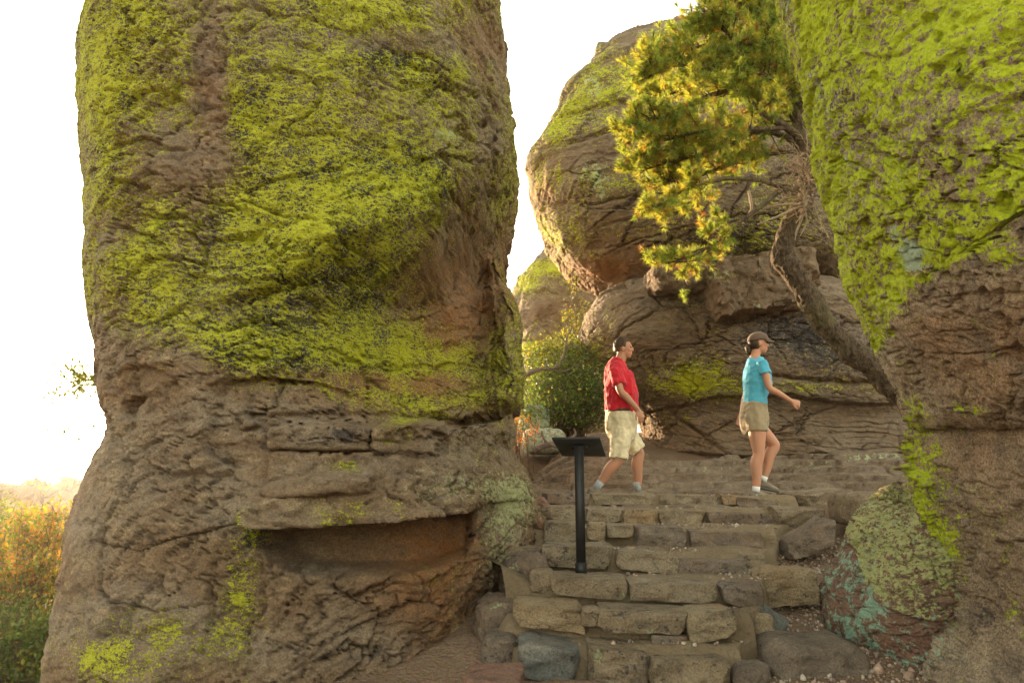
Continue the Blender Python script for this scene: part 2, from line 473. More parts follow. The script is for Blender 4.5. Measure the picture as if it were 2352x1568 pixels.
M = {}
BR1, BR2, BR3 = (0.198, 0.132, 0.078), (0.242, 0.188, 0.130), (0.320, 0.240, 0.145)
M['pillar'] = rock_mat('rock_pillar_mat', BR1, BR2, BR3, lsc=32.0, speck=0.75, lichen=((0.54, 0.55, 0.026), (0.33, 0.33, 0.03)), pale=(0.40, 0.41, 0.20))
M['near'] = rock_mat('rock_near_mat', (0.27, 0.195, 0.13), (0.34, 0.27, 0.195), (0.41, 0.32, 0.215), lichen=((0.54, 0.63, 0.018), (0.34, 0.42, 0.016)),
                     pale=(0.45, 0.54, 0.38), lsc=18.0, speck=1.05, flat=(1, 1, 1.2))
M['far_rock'] = rock_mat('rock_far_mat', (0.175, 0.120, 0.076), (0.205, 0.155, 0.108), (0.265, 0.20, 0.13), lsc=13.0)
M['stone'] = rock_mat('step_stone_mat', (0.25, 0.185, 0.12), (0.30, 0.24, 0.165), (0.38, 0.305, 0.205), lsc=14.0, speck=0.6, bump=1.2, flat=(1, 1, 1.5), warm=(0.36, 0.27, 0.16))
M['stone_blue'] = rock_mat('blue_stone_mat', (0.17, 0.17, 0.15), (0.21, 0.225, 0.20), (0.26, 0.26, 0.22), lsc=14.0, speck=0.6, bump=1.2, flat=(1, 1, 1.0))
M['stone_dark'] = rock_mat('dark_stone_mat', (0.20, 0.155, 0.115), (0.24, 0.19, 0.145), (0.30, 0.24, 0.18), lsc=14.0, speck=0.6, bump=1.2, flat=(1, 1, 1.5))
M['stone_tan'] = rock_mat('tan_stone_mat', (0.33, 0.25, 0.15), (0.37, 0.295, 0.19), (0.40, 0.33, 0.22), lsc=14.0, speck=0.6, bump=1.2)
M['stone_red'] = rock_mat('red_stone_mat', (0.25, 0.14, 0.095), (0.28, 0.175, 0.13), (0.32, 0.21, 0.15), lsc=14.0, speck=0.6, bump=1.2)
M['lichen_boulder'] = rock_mat('lichen_boulder_mat', (0.20, 0.115, 0.085), (0.23, 0.15, 0.11), (0.27, 0.17, 0.12),
                               lichen=((0.46, 0.47, 0.20), (0.36, 0.38, 0.15)), pale=(0.30, 0.45, 0.33), lsc=16.0)

# ---- the tall pillar left of the steps
prof = [(-220, 300, 960), (-120, 235, 1050), (-40, 212, 1095), (0, 204, 1116), (40, 188, 1148), (100, 172, 1164), (140, 170, 1178), (170, 172, 1170), (230, 174, 1165), (300, 177, 1180),
        (380, 180, 1188), (480, 184, 1191), (520, 186, 1186), (560, 185, 1178), (620, 181, 1174), (680, 184, 1180), (712, 190, 1196), (760, 199, 1201),
        (800, 210, 1195), (860, 219, 1204), (930, 224, 1200), (958, 230, 1184), (985, 228, 1188), (1005, 220, 1190), (1040, 202, 1185), (1080, 184, 1222), (1130, 164, 1236),
        (1200, 147, 1248), (1260, 138, 1240), (1330, 124, 1205), (1400, 108, 1185), (1450, 100, 1150), (1500, 95, 1110), (1568, 90, 1090), (1700, 80, 1060)]
PY = [p[0] for p in prof]
Yc = np.interp(PY, [-220, 900, 1040, 1250, 1568, 1700], [6.9, 6.8, 7.15, 6.7, 5.8, 5.5]); Bb = np.interp(PY, [-220, 0, 900, 1040, 1250, 1568, 1700], [2.4, 2.9, 2.85, 3.15, 2.85, 2.2, 2.0])
prof = [(p[0], p[1] + 6, p[2] - 6, y, b) for p, y, b in zip(prof, Yc, Bb)]
BROW = [(0, 760), (300, 740), (480, 690), (640, 640), (740, 590), (820, 548), (912, 524), (980, 503), (1010, 450), (1060, 442), (1130, 438), (1180, 440), (1300, 440)]
WAIST = [(0, 1010), (300, 960), (620, 955), (700, 945), (850, 938), (1000, 942), (1060, 955), (1200, 950), (1300, 950)]
LEDGE_T = [(300, 1200), (560, 1175), (610, 1130), (760, 1095), (900, 1068), (1010, 1055), (1200, 1062)]
LEDGE_B = [(300, 1230), (575, 1192), (640, 1208), (760, 1203), (900, 1195), (1060, 1176), (1120, 1150), (1300, 1150)]
HOLLOW_B = [(300, 1215), (600, 1255), (650, 1305), (760, 1325), (900, 1318), (1000, 1300), (1060, 1270), (1100, 1210), (1300, 1180)]
def pillar_feature(px, py, P):
    nz = 10 * pn(P, 2.2, 3.0) + 5 * pn(P, 7.0, 4.0)
    qy = py + nz; qx = px + 8 * pn(P, 2.0, 8.0)
    amp = np.zeros(px.shape)
    # the big hollow under the brow, deep towards the right
    bw = np.interp(qx, *zip(*BROW)); tt = np.clip((qy - bw) / (965 - bw), 0, 1.0)
    deep = sstep(560, 990, qx) * (0.04 + 0.96 * sstep(1195, 1075, qx))
    amp += 0.12 * np.exp(-((qy - bw + 45) / 60) ** 2) * sstep(560, 800, qx) * sstep(1190, 1080, qx)
    amp -= 1.1 * deep * sstep(-0.01, 0.24, tt) * (1 - 0.45 * sstep(0.45, 1.0, tt)) * sstep(990, 955, qy)
    amp -= 0.04 * (1 - above(qx, qy, BROW, 4)) * sstep(560, 760, qx) * sstep(1000, 820, qy)
    amp -= 0.10 * (1 - above(qx, qy, BROW, 7)) * sstep(380, 600, qx) * sstep(1000, 820, qy)
    # rim on the far right of the hollow, broken into knobs
    amp += 0.06 * np.exp(-((qx - 1110) / 50) ** 2 - ((qy - 380) / 60) ** 2)
    # waist groove
    w = np.interp(qx, *zip(*WAIST))
    amp -= 0.28 * np.exp(-((qy - w) / 13) ** 2) * sstep(930, 1100, qx)
    amp -= 0.08 * np.exp(-((qy - w) / 9) ** 2) * sstep(480, 700, qx)
    # blocks under the waist
    def box(x0, x1, y0, y1, a, s=5):
        return a * sstep(x0 - s, x0 + s, qx) * sstep(x1 + s, x1 - s, qx) * sstep(y0 - s, y0 + s, qy) * sstep(y1 + s, y1 - s, qy)
    amp += box(855, 1012, 945, 1052, 0.16) + box(625, 850, 962, 1042, 0.10) + box(630, 868, 1050, 1130, 0.09) + box(1030, 1180, 985, 1050, 0.10, 9)
    # projecting shelf with the hollow beneath
    inside = (1 - above(qx, qy, LEDGE_T, 16)) * above(px + 4 * pn(P, 5.0, 2.0), py + 3 * pn(P, 6.0, 1.0), LEDGE_B, 2.5)
    span = sstep(545, 610, qx) * sstep(1230, 1080, qx)
    lo = np.interp(qx, *zip(*LEDGE_T)); hi = np.interp(qx, *zip(*LEDGE_B))
    amp += inside * span * (0.18 + 0.20 * np.clip((qy - lo) / (hi - lo + 1), 0, 1))
    under = (1 - above(px + 4 * pn(P, 5.0, 2.0), py + 3 * pn(P, 6.0, 1.0), LEDGE_B, 2.5)) * above(qx, qy, HOLLOW_B, 14) * sstep(585, 640, qx) * sstep(1110, 1040, qx)
    amp -= 0.36 * under
    # coarse crust on the right flank
    fl = sstep(1020, 1150, qx) * sstep(960, 1040, qy)
    amp += fl * 0.05 * fbm(P, (3, 3, 6), 3, 71)
    # scars left by fallen plates on the face
    for (x, y, sx, sy, dd) in ((490, 200, 40, 90, 0.035), (470, 10, 30, 50, 0.05), (360, 255, 70, 50, 0.05), (960, 830, 190, 55, 0.05), (620, 890, 150, 30, 0.05), (330, 900, 90, 60, 0.04), (1090, 300, 50, 25, 0.06)):
        e = ((qx - x) / sx) ** 2 + ((qy - y) / sy) ** 2
        amp -= dd * sstep(1.15, 0.85, e)
    # long open cracks
    for ln in ([(560, 430), (640, 405), (720, 395), (790, 380)], [(880, 110), (960, 120), (1030, 170), (1100, 210)], [(900, 200), (1000, 190), (1150, 235)], [(620, 640), (720, 632), (860, 590)],
               [(700, 1050), (870, 1045), (1010, 1050)], [(230, 1240), (330, 1270), (450, 1225), (560, 1200)], [(860, 950), (850, 1000), (848, 1045)]):
        a = np.array(ln, float)
        if a[0, 0] > a[-1, 0]: a = a[::-1]
        yy = np.interp(qx, a[:, 0], a[:, 1])
        amp -= 0.06 * np.exp(-((qy - yy) / 3.2) ** 2) * sstep(a[0, 0] - 15, a[0, 0] + 20, qx) * sstep(a[-1, 0] + 15, a[-1, 0] - 20, qx)
    # ragged knobs on the right outline
    ed = sstep(1040, 1150, qx) * sstep(980, 900, qy)
    amp += ed * (0.07 * fbm(P, 2.6, 4, 83) + 0.05 * np.sign(pn(P, (2, 2, 3.5), 88)) * sstep(0.0, 0.12, np.abs(pn(P, (2, 2, 3.5), 88))))
    mul = (1 - 0.75 * under) * (0.4 + 0.6 * sstep(190, 290, px))
    return amp, mul
def pillar_paint(px, py, P, N):
    lo = np.interp(px, [150, 420, 520, 760, 1200], [760, 790, 900, 930, 960])
    base = 0.42 * sstep(70, -70, py - lo) + 0.02
    L = base + blobs(px, py, [(720, 250, 280, 240, 0.12), (640, 600, 240, 150, 0.10), (860, 470, 220, 90, 0.14), (235, 150, 70, 260, 0.20), (320, 60, 120, 80, 0.14), (335, 600, 60, 200, 0.06),
                             (620, 790, 260, 70, 0.14), (480, 170, 32, 130, -0.45), (420, 370, 105, 75, -0.40), (300, 300, 60, 40, -0.15), (270, 760, 70, 110, -0.12), (250, 540, 50, 60, -0.15),
                             (400, 560, 60, 60, -0.1), (960, 95, 200, 30, -0.22), (1110, 150, 60, 120, -0.25), (1120, 320, 60, 60, -0.1), (1060, 560, 130, 110, -0.36),
                             (900, 835, 190, 30, -0.25), (1050, 800, 140, 110, 0.15), (860, 640, 80, 40, -0.1), (420, 1470, 160, 100, 0.44), (550, 1350, 60, 140, 0.42), (250, 1520, 100, 70, 0.38), (590, 1215, 30, 60, 0.45),
                             (790, 1165, 230, 45, 0.32), (800, 1075, 60, 22, 0.5), (900, 985, 60, 50, 0.42), (1100, 1040, 60, 40, 0.3), (980, 1330, 60, 40, 0.15)], 0)
    L = np.minimum(L, 0.60) + 0.14 * fbm(P, 1.1, 3, 61) + 0.16 * sstep(900, 1000, py) * fbm(P, 4.5, 3, 62)
    L = L - 0.25 * above(px, py, [(0, 1190), (560, 1190), (640, 1212), (1060, 1180), (1300, 1150)], 3) * 0 
    pale = blobs(px, py, [(1150, 1230, 55, 170, 0.46), (1040, 1120, 130, 40, 0.40), (1025, 312, 40, 16, 0.9), (1080, 1430, 50, 30, 0.5), (1190, 1150, 40, 60, 0.45), (960, 250, 40, 30, 0.3), (330, 90, 60, 60, 0.1)], -0.05)
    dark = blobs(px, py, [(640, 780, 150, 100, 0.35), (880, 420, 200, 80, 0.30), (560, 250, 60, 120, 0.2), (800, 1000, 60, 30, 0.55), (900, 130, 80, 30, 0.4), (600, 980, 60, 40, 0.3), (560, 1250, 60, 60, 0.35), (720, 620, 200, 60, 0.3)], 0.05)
    warm = blobs(px, py, [(930, 760, 160, 170, 0.6), (1060, 620, 120, 140, 0.6), (1000, 1250, 120, 60, 0.75), (980, 1340, 140, 90, 0.55), (760, 860, 200, 60, 0.4), (480, 230, 60, 120, 0.3), (1100, 1480, 120, 120, 0.4), (1110, 100, 60, 120, 0.2)], 0.04)  # warm stain in the hollows, plus bounced light painted along the right side
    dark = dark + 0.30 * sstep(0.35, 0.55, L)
    return L, pale, dark, warm
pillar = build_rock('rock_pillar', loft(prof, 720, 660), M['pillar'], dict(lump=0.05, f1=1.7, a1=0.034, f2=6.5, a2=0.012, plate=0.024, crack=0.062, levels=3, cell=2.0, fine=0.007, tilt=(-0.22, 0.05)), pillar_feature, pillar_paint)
tag(pillar, 'huge yellow-green lichen covered rock pillar with a jutting shelf left of the stone steps', 'rock')

# ---- the leaning rock on the right edge
prof = [(-260, 1700, 2700), (-120, 1745, 2900), (0, 1782, 3000), (60, 1800, 3050), (250, 1850, 3100), (400, 1870, 3150), (560, 1900, 3200), (690, 1952, 3200), (830, 2012, 3200), (900, 2046, 3200), (1000, 2070, 3200), (1100, 2096, 3200),
        (1220, 2150, 3200), (1300, 2190, 3200), (1370, 2214, 3200), (1395, 2210, 3200), (1440, 2180, 3200), (1500, 2155, 3200), (1568, 2138, 3200), (1700, 2120, 3200)]
PY = [p[0] for p in prof]
Yc = np.interp(PY, [-260, 600, 1700], [3.2, 2.95, 2.8]); Bb = np.interp(PY, [-260, 1700], [1.1, 1.1])
prof = [(p[0], p[1] + 4, p[2], y, b) for p, y, b in zip(prof, Yc, Bb)]
OVER = [(1700, 900), (1990, 700), (2075, 625), (2130, 610), (2200, 560), (2352, 490), (2600, 380)]
def near_feature(px, py, P):
    nz = 12 * pn(P, 2.2, 13.0) + 6 * pn(P, 8.0, 14.0)
    qy = py + nz; qx = px + 8 * pn(P, 3.0, 18.0)
    up = above(qx, qy, OVER, 7)
    amp = -0.10 * (1 - up) * sstep(1960, 2100, qx) * sstep(1300, 700, qy)
    for ln, dp, w in (([(2130, 640), (2250, 560), (2352, 500)], 0.10, 7), ([(2110, 690), (2200, 610), (2352, 540)], 0.05, 5), ([(2130, 310), (2240, 240), (2352, 215)], 0.04, 5),
                      ([(2120, 205), (2200, 190), (2352, 90)], 0.03, 4), ([(2200, 930), (2300, 920), (2352, 880)], 0.07, 8), ([(2100, 720), (2120, 660), (2135, 630)], 0.07, 9)):
        a = np.array(ln, float); yy = np.interp(qx, a[:, 0], a[:, 1])
        amp -= dp * np.exp(-((qy - yy) / w) ** 2) * sstep(a[0, 0] - 15, a[0, 0] + 15, qx)
    for (x, y, sx, sy, dd) in ((1990, 450, 10, 40, 0.10), (2045, 790, 16, 60, 0.14), (2215, 150, 14, 14, 0.07), (2160, 520, 13, 9, 0.06), (2240, 1340, 22, 50, 0.14), (2330, 1420, 30, 26, 0.10), (2095, 600, 25, 12, 0.05), (2120, 545, 12, 12, 0.05)):
        amp -= dd * sstep(1.3, 0.6, ((qx - x) / sx) ** 2 + ((qy - y) / sy) ** 2)
    amp += 0.10 * np.exp(-((qx - 2075) / 45) ** 2 - ((qy - 590) / 30) ** 2)
    # lower chunk split off by a joint
    j = np.interp(qx, [2100, 2215, 2240, 2352], [1500, 1388, 1380, 1460])
    amp -= 0.10 * np.exp(-((qy - j) / 8) ** 2) * sstep(2120, 2200, qx)
    amp += 0.05 * sstep(-6, 10, qy - j) * sstep(2120, 2200, qx)
    return amp, 1.0
def near_paint(px, py, P, N):
    up = above(px + 25 * pn(P, 1.5, 3), py + 40 * pn(P, 1.6, 1), [(1700, 1100), (1990, 860), (2060, 740), (2120, 640), (2250, 560), (2400, 470), (2600, 380)], 35)
    L = 0.14 + 0.45 * up + blobs(px, py, [(2150, 1130, 45, 130, 0.45), (2100, 980, 25, 120, 0.35), (2180, 1270, 30, 80, 0.35), (2230, 1240, 60, 90, 0.12), (2340, 1400, 30, 40, 0.25), (2260, 930, 50, 20, 0.4), (2330, 560, 80, 60, 0.35), (2290, 1000, 100, 150, -0.1)], 0)
    L = L + 0.12 * fbm(P, 1.3, 3, 63)
    d1 = np.abs(px - np.interp(py, [0, 150, 300, 450, 600], [1800, 1855, 1915, 1990, 2090]))
    pale = 0.55 * np.exp(-(d1 / 34) ** 2) * (0.6 + 0.8 * np.clip(pn(P, 3.0, 6), -0.5, 1)) * sstep(640, 600, py) + blobs(px, py, [(2085, 590, 45, 30, 0.75), (2290, 760, 30, 30, 0.2), (2170, 1480, 60, 80, 0.40), (1900, 400, 30, 120, 0.25)], -0.08) + 0.1 * fbm(P, 2.0, 2, 65)
    L = L - 0.5 * np.clip(pale, 0, 1) * sstep(30, 10, d1)
    dark = blobs(px, py, [(2200, 520, 200, 80, 0.18), (2250, 1400, 60, 60, 0.18), (2330, 1430, 60, 60, 0.15), (1960, 250, 60, 100, 0.2)], 0.10)  # lower dark patches paint in the shade of the crack holes
    warm = blobs(px, py, [(2300, 800, 120, 140, 0.40), (2150, 760, 60, 60, 0.3), (2200, 1050, 160, 60, 0.2)], 0.08)
    return L, pale, dark, warm
near = build_rock('leaning_rock', loft(prof, 640, 520, 2.3, 0.8, 0.0, True), M['near'], dict(lump=0.07, f1=1.2, a1=0.014, f2=5.0, a2=0.003, plate=0.014, crack=0.045, levels=3, fine=0.010, cell=1.4, notch=0.6, pits=0.034, tilt=(0.35, 0.0), off=100.0), near_feature, near_paint)
tag(near, 'leaning rock wall bright with lime green lichen on the right edge', 'rock')

# ---- balanced boulder and the boulder carrying it
prof = [(58, 1500, 1700), (66, 1440, 1780), (74, 1392, 1850), (100, 1346, 1890), (130, 1320, 1910), (180, 1276, 1930), (240, 1236, 1950), (300, 1212, 1960), (335, 1213, 1965), (352, 1224, 1970), (390, 1223, 1975), (450, 1232, 1980), (500, 1250, 1985), (540, 1275, 1990), (580, 1310, 1990),
        (620, 1362, 1980), (645, 1405, 1960), (665, 1480, 1900), (680, 1560, 1850)]
b = [0.5, 0.9, 1.3, 1.7, 1.9, 2.0, 2.1, 2.15, 2.15, 2.15, 2.15, 2.15, 2.1, 2.0, 1.85, 1.6, 1.4, 1.0, 0.8]
prof = [(*p, 12.3, bb) for p, bb in zip(prof, b)]
def far_feature(px, py, P):
    nz = 9 * pn(P, 1.2, 23.0) + 5 * pn(P, 4.0, 24.0)
    qy = py + nz; amp = np.zeros(px.shape)
    for ln, dp, w in (([(1230, 275), (1300, 262), (1390, 240), (1500, 215)], 0.08, 4), ([(1240, 340), (1310, 325), (1400, 300), (1520, 280)], 0.10, 5), ([(1300, 150), (1400, 132), (1500, 100)], 0.07, 4),
                      ([(1270, 470), (1370, 462), (1480, 440)], 0.06, 4), ([(1290, 560), (1380, 520), (1450, 500)], 0.05, 4)):
        a = np.array(ln, float); yy = np.interp(px, a[:, 0], a[:, 1])
        amp -= dp * np.exp(-((qy - yy) / w) ** 2) * sstep(a[0, 0] - 15, a[0, 0] + 15, px) * sstep(a[-1, 0] + 30, a[-1, 0], px)
    amp -= 0.5 * sstep(1500, 1750, px) * sstep(560, 620, qy)
    return amp, 1.0
def far_paint(px, py, P, N):
    L = 0.27 + blobs(px, py, [(1290, 270, 70, 50, 0.25), (1420, 190, 120, 70, 0.15), (1380, 420, 120, 40, 0.25), (1300, 520, 80, 40, 0.22), (1560, 590, 120, 40, 0.15), (1330, 370, 60, 40, -0.15), (1450, 330, 60, 40, -0.2), (1500, 90, 80, 25, -0.1), (1480, 600, 100, 40, -0.2), (1420, 640, 80, 20, -0.4)], 0) + 0.14 * fbm(P, 0.8, 3, 66)
    pale = blobs(px, py, [(1365, 200, 25, 30, 0.6), (1370, 400, 30, 25, 0.55), (1380, 440, 30, 30, 0.5), (1350, 265, 40, 16, 0.4)], -0.05)
    dark = blobs(px, py, [(1650, 560, 200, 60, 0.3), (1800, 400, 200, 200, 0.35)], 0.05)
    warm = blobs(px, py, [(1400, 620, 90, 30, 0.7), (1250, 430, 30, 60, 0.3), (1500, 560, 120, 50, 0.2)], 0.05)  # orange on the underside and left rim stands in for sunlight
    return L, pale, dark, warm
o = build_rock('balanced_boulder', loft(prof, 420, 400, 2.3, 0.8, 0.62), M['far_rock'], dict(lump=0.10, f1=0.8, a1=0.035, f2=3.6, a2=0.013, plate=0.022, crack=0.09, fine=0.010, cell=0.9, tilt=(-0.25, 0.0), off=200.0), far_feature, far_paint)
tag(o, 'giant rounded balanced boulder behind the pine, against the sky', 'rock')

prof = [(640, 1560, 1850), (648, 1440, 1930), (656, 1385, 2000), (676, 1355, 2040), (700, 1342, 2060), (740, 1332, 2085), (780, 1338, 2100), (830, 1372, 2120), (870, 1398, 2125), (920, 1440, 2130), (955, 1468, 2135), (1000, 1480, 2140), (1050, 1468, 2160), (1090, 1450, 2180), (1130, 1430, 2200)]
b = [0.8, 1.4, 1.8, 2.0, 2.1, 2.2, 2.2, 2.15, 2.1, 2.0, 1.85, 1.85, 2.0, 2.2, 2.4]
prof = [(*p, 12.0, bb) for p, bb in zip(prof, b)]
def low_feature(px, py, P):
    nz = 9 * pn(P, 1.2, 43.0) + 5 * pn(P, 4.0, 44.0)
    qy = py + nz; amp = np.zeros(px.shape)
    line = [(1300, 935), (1480, 945), (1560, 930), (1640, 915), (1760, 905), (1900, 915), (2100, 930)]
    yy = np.interp(px, *zip(*line))
    amp -= 0.14 * sstep(-3, 5, qy - yy) * sstep(1080, 1000, qy)
    for ln, dp, w in (([(1560, 955), (1620, 1000), (1700, 1055)], 0.10, 5), ([(1480, 1030), (1560, 1040), (1700, 1048)], 0.16, 6), ([(1640, 1058), (1800, 1062), (2080, 1060)], 0.25, 8), ([(1760, 860), (1850, 870), (2050, 880)], 0.08, 5)):
        a = np.array(ln, float); y2 = np.interp(px, a[:, 0], a[:, 1])
        amp -= dp * np.exp(-((qy - y2) / w) ** 2) * sstep(a[0, 0] - 15, a[0, 0] + 15, px)
    # base of thin layers
    lay = sstep(940, 975, qy)
    ph = (qy - 0.06 * px + 10 * pn(P, (0.8, 0.8, 1.5), 47) + 5 * pn(P, 4.0, 48)) / 13.0; fr = ph - np.floor(ph)
    m = np.clip(0.6 + 0.9 * pn(np.stack([P[..., 0] * 1.4, P[..., 1] * 1.4, np.floor(ph) * 2.3], -1), 1.0, 49), 0, 1)
    amp += lay * 0.05 * m * np.minimum(fr, (1 - fr) / 0.12 * 0.9).clip(0, 1)
    return amp, 1 - 0.0 * lay
def low_paint(px, py, P, N):
    L = 0.10 + blobs(px, py, [(1590, 880, 110, 42, 0.55), (1620, 830, 70, 30, 0.25), (1560, 960, 100, 25, 0.25), (1850, 890, 160, 25, 0.30), (1370, 800, 30, 50, 0.3), (1640, 760, 30, 20, 0.2)], 0) + 0.12 * fbm(P, 0.9, 3, 67)
    pale = blobs(px, py, [(1650, 890, 50, 30, 0.35), (1600, 840, 80, 40, 0.28)], -0.05)
    dark = blobs(px, py, [(1800, 760, 160, 70, 0.50), (1920, 820, 120, 80, 0.4), (1560, 690, 120, 25, 0.3), (1520, 740, 100, 40, 0.12)], 0.05)
    warm = blobs(px, py, [(1380, 830, 40, 60, 0.3), (1600, 1000, 200, 60, 0.15)], 0.04)
    return L, pale, dark, warm
o = build_rock('base_boulder', loft(prof, 360, 420, 2.5, 0.8, 0.5), M['far_rock'], dict(lump=0.08, f1=0.9, a1=0.025, f2=4.0, a2=0.012, plate=0.020, crack=0.07, fine=0.010, cell=0.9, tilt=(-0.03, 0.0), off=300.0), low_feature, low_paint)
tag(o, 'broad brown boulder with layered foot right behind the two walkers', 'rock')

prof = [(572, 1270, 1320), (578, 1245, 1345), (592, 1222, 1358), (612, 1200, 1376), (640, 1184, 1392), (680, 1174, 1410), (720, 1172, 1425), (800, 1176, 1440), (900, 1170, 1450), (1040, 1150, 1460)]
b = [0.6, 1.0, 1.5, 2.0, 2.3, 2.4, 2.5, 2.5, 2.5, 2.5]
prof = [(*p, 20.0, bb) for p, bb in zip(prof, b)]
def back_paint(px, py, P, N):
    L = 0.28 + blobs(px, py, [(1290, 615, 80, 14, 0.4), (1215, 655, 40, 25, 0.3), (1230, 800, 60, 14, 0.4), (1260, 710, 70, 40, -0.15)], 0) + 0.15 * fbm(P, 0.5, 3, 68)
    return L, -0.1, 0.0, 0.05
o = build_rock('distant_boulder', loft(prof, 160, 200, 2.2, 0.8, 0.5), M['far_rock'], dict(lump=0.15, f1=0.5, a1=0.06, f2=2.2, a2=0.025, plate=0.035, crack=0.12, fine=0.02, cell=0.5, tilt=(0.05, 0), off=400.0), None, back_paint)
tag(o, 'pale rounded boulder in the gap behind the green bush', 'rock')

# ---- stone blocks and boulders from 8 corners or an oval
def stone_verts(h, rad, seed, n, chips=7, amp=0.012, chip=(0.72, 0.97), corners=0):
    rs = np.random.RandomState(seed)
    h = np.asarray(h, float)
    V, Q = cube_grid(*n)
    rad = min(rad, h.min() * 0.98)
    p = V * h; q = np.clip(p, -(h - rad), h - rad); v = p - q
    p = q + v / (np.linalg.norm(v, axis=1)[:, None] + 1e-9) * rad
    for k in range(chips):
        d = rs.normal(size=3); d[2] *= 0.8; d /= np.linalg.norm(d)
        s = np.abs(d * h).sum() * rs.uniform(*chip)
        e = np.maximum(p @ d - s, 0)
        p = p - e[:, None] * d
    for k in range(corners):     # broken corners seen from the front
        sx, sz = rs.choice([-1, 1]), rs.choice([-1, 1], p=[0.6, 0.4]); an = rs.uniform(0.15, 1.2)
        d = np.array([sx * math.cos(an), rs.normal(0, 0.12), sz * math.sin(an)]); d /= np.linalg.norm(d)
        s = np.abs(d * h).sum() * rs.uniform(0.80, 0.95)
        p = p - np.maximum(p @ d - s, 0)[:, None] * d
    o = seed * 3.17
    dsp = np.stack([fbm(p, 5.0, 3, o + 3 * k) for k in range(3)], -1) * amp + np.stack([fbm(p, 22.0, 2, o + 20 + 3 * k) for k in range(3)], -1) * amp * 0.35
    return p + dsp, Q
def trilinear(p, h, C):          # C[8]: bottom FL FR BR BL, top FL FR BR BL
    u = (p / h + 1) / 2; x, y, z = u[:, 0:1], u[:, 1:2], u[:, 2:3]
    C = [np.asarray(c, float) for c in C]
    b = C[0] * (1 - x) * (1 - y) + C[1] * x * (1 - y) + C[2] * x * y + C[3] * (1 - x) * y
    t = C[4] * (1 - x) * (1 - y) + C[5] * x * (1 - y) + C[6] * x * y + C[7] * (1 - x) * y
    return b * (1 - z) + t * z
def boulder(name, px0, py0, px1, py1, Y, depth, mat, seed, lab=None, cat='rock', group=None, sink=0.15, chips=10, amp=0.02, disp=None, paint=None, rot=0.0, n=(26, 22, 20), tiltx=0.0, rnd=0.75, parent=None):
    a = at(px0, (py0 + py1) / 2, Y); b_ = at(px1, (py0 + py1) / 2, Y); t = at((px0 + px1) / 2, py0, Y); bo = at((px0 + px1) / 2, py1, Y)
    w = (b_[0] - a[0]) / 2; hh = (t[2] - bo[2]) / 2 * (1 + sink)
    h = np.array([w, depth / 2, hh]); rad = min(h) * rnd
    p, Q = stone_verts(h, rad, seed, n, chips, amp)
    ry_ = math.radians(tiltx); rz_ = math.radians(rot)
    R = np.array(Matrix.Rotation(rz_, 3, 'Z') @ Matrix.Rotation(ry_, 3, 'Y'))
    p = p @ R.T
    c = np.array([(a[0] + b_[0]) / 2, Y, t[2] - hh])
    V = p + c
    if disp is not None:
        N = p / h; N /= np.linalg.norm(N, axis=1)[:, None]
        V = V + N * rock_disp(V, **disp)[:, None]
    pt = np.zeros((len(V), 4))
    pt[:, 2] = 0.12; pt[:, 0] = -0.2; pt[:, 1] = -0.2
    if paint is not None:
        X, Yy = proj(V); L = paint(X, Yy, V)
        for k in range(4): pt[:, k] = L[k]
    o = mk(name, V, Q, mat, parent, attrs={'paint': np.clip(pt, -0.3, 1.3)}, sharp=45)
    if lab: tag(o, lab, cat, group)
    return o

prof = [(1108, 2060, 2110), (1118, 2030, 2130), (1150, 1985, 2160), (1200, 1948, 2190), (1250, 1922, 2215), (1300, 1900, 2235), (1350, 1884, 2250), (1400, 1886, 2260), (1450, 1900, 2260), (1500, 1928, 2260), (1540, 1985, 2260), (1568, 2025, 2260), (1600, 2070, 2250)]
b = [0.12, 0.28, 0.42, 0.5, 0.55, 0.58, 0.6, 0.6, 0.58, 0.55, 0.5, 0.45, 0.3]
prof = [(*p, 4.42, bb * 0.92) for p, bb in zip(prof, b)]
def lb_feature(px, py, P):
    qx = px + 6 * pn(P, 6.0, 3.0); qy = py + 6 * pn(P, 6.0, 5.0)
    # upper plate with a scalloped lower edge
    edge = np.interp(qx, [1900, 1950, 1965, 2000, 2060, 2130, 2180, 2240], [1180, 1235, 1300, 1370, 1410, 1428, 1420, 1300])
    return 0.05 * sstep(4, -4, qy - edge), 1.0
def lb_paint(px, py, P, N):
    edge = np.interp(px, [1900, 1950, 1965, 2000, 2060, 2130, 2180, 2240], [1180, 1235, 1300, 1370, 1410, 1428, 1420, 1300])
    up = sstep(10, -10, py - edge)
    return 0.12 + 0.42 * up + 0.1 * fbm(P, 3, 2, 5), 0.38 - 0.2 * up + 0.2 * fbm(P, 3, 2, 9), 0.1, 0.1
o = build_rock('lichen_boulder', loft(prof, 260, 260, 2.2, 0.8), M['lichen_boulder'], dict(lump=0.04, f1=4.0, a1=0.02, f2=12.0, a2=0.008, plate=0.008, crack=0.03, fine=0.006, cell=4.0, tilt=(-0.3, 0), off=500.0), lb_feature, lb_paint)
tag(o, 'boulder coated in pale mint lichen at the foot of the leaning rock', 'boulder')
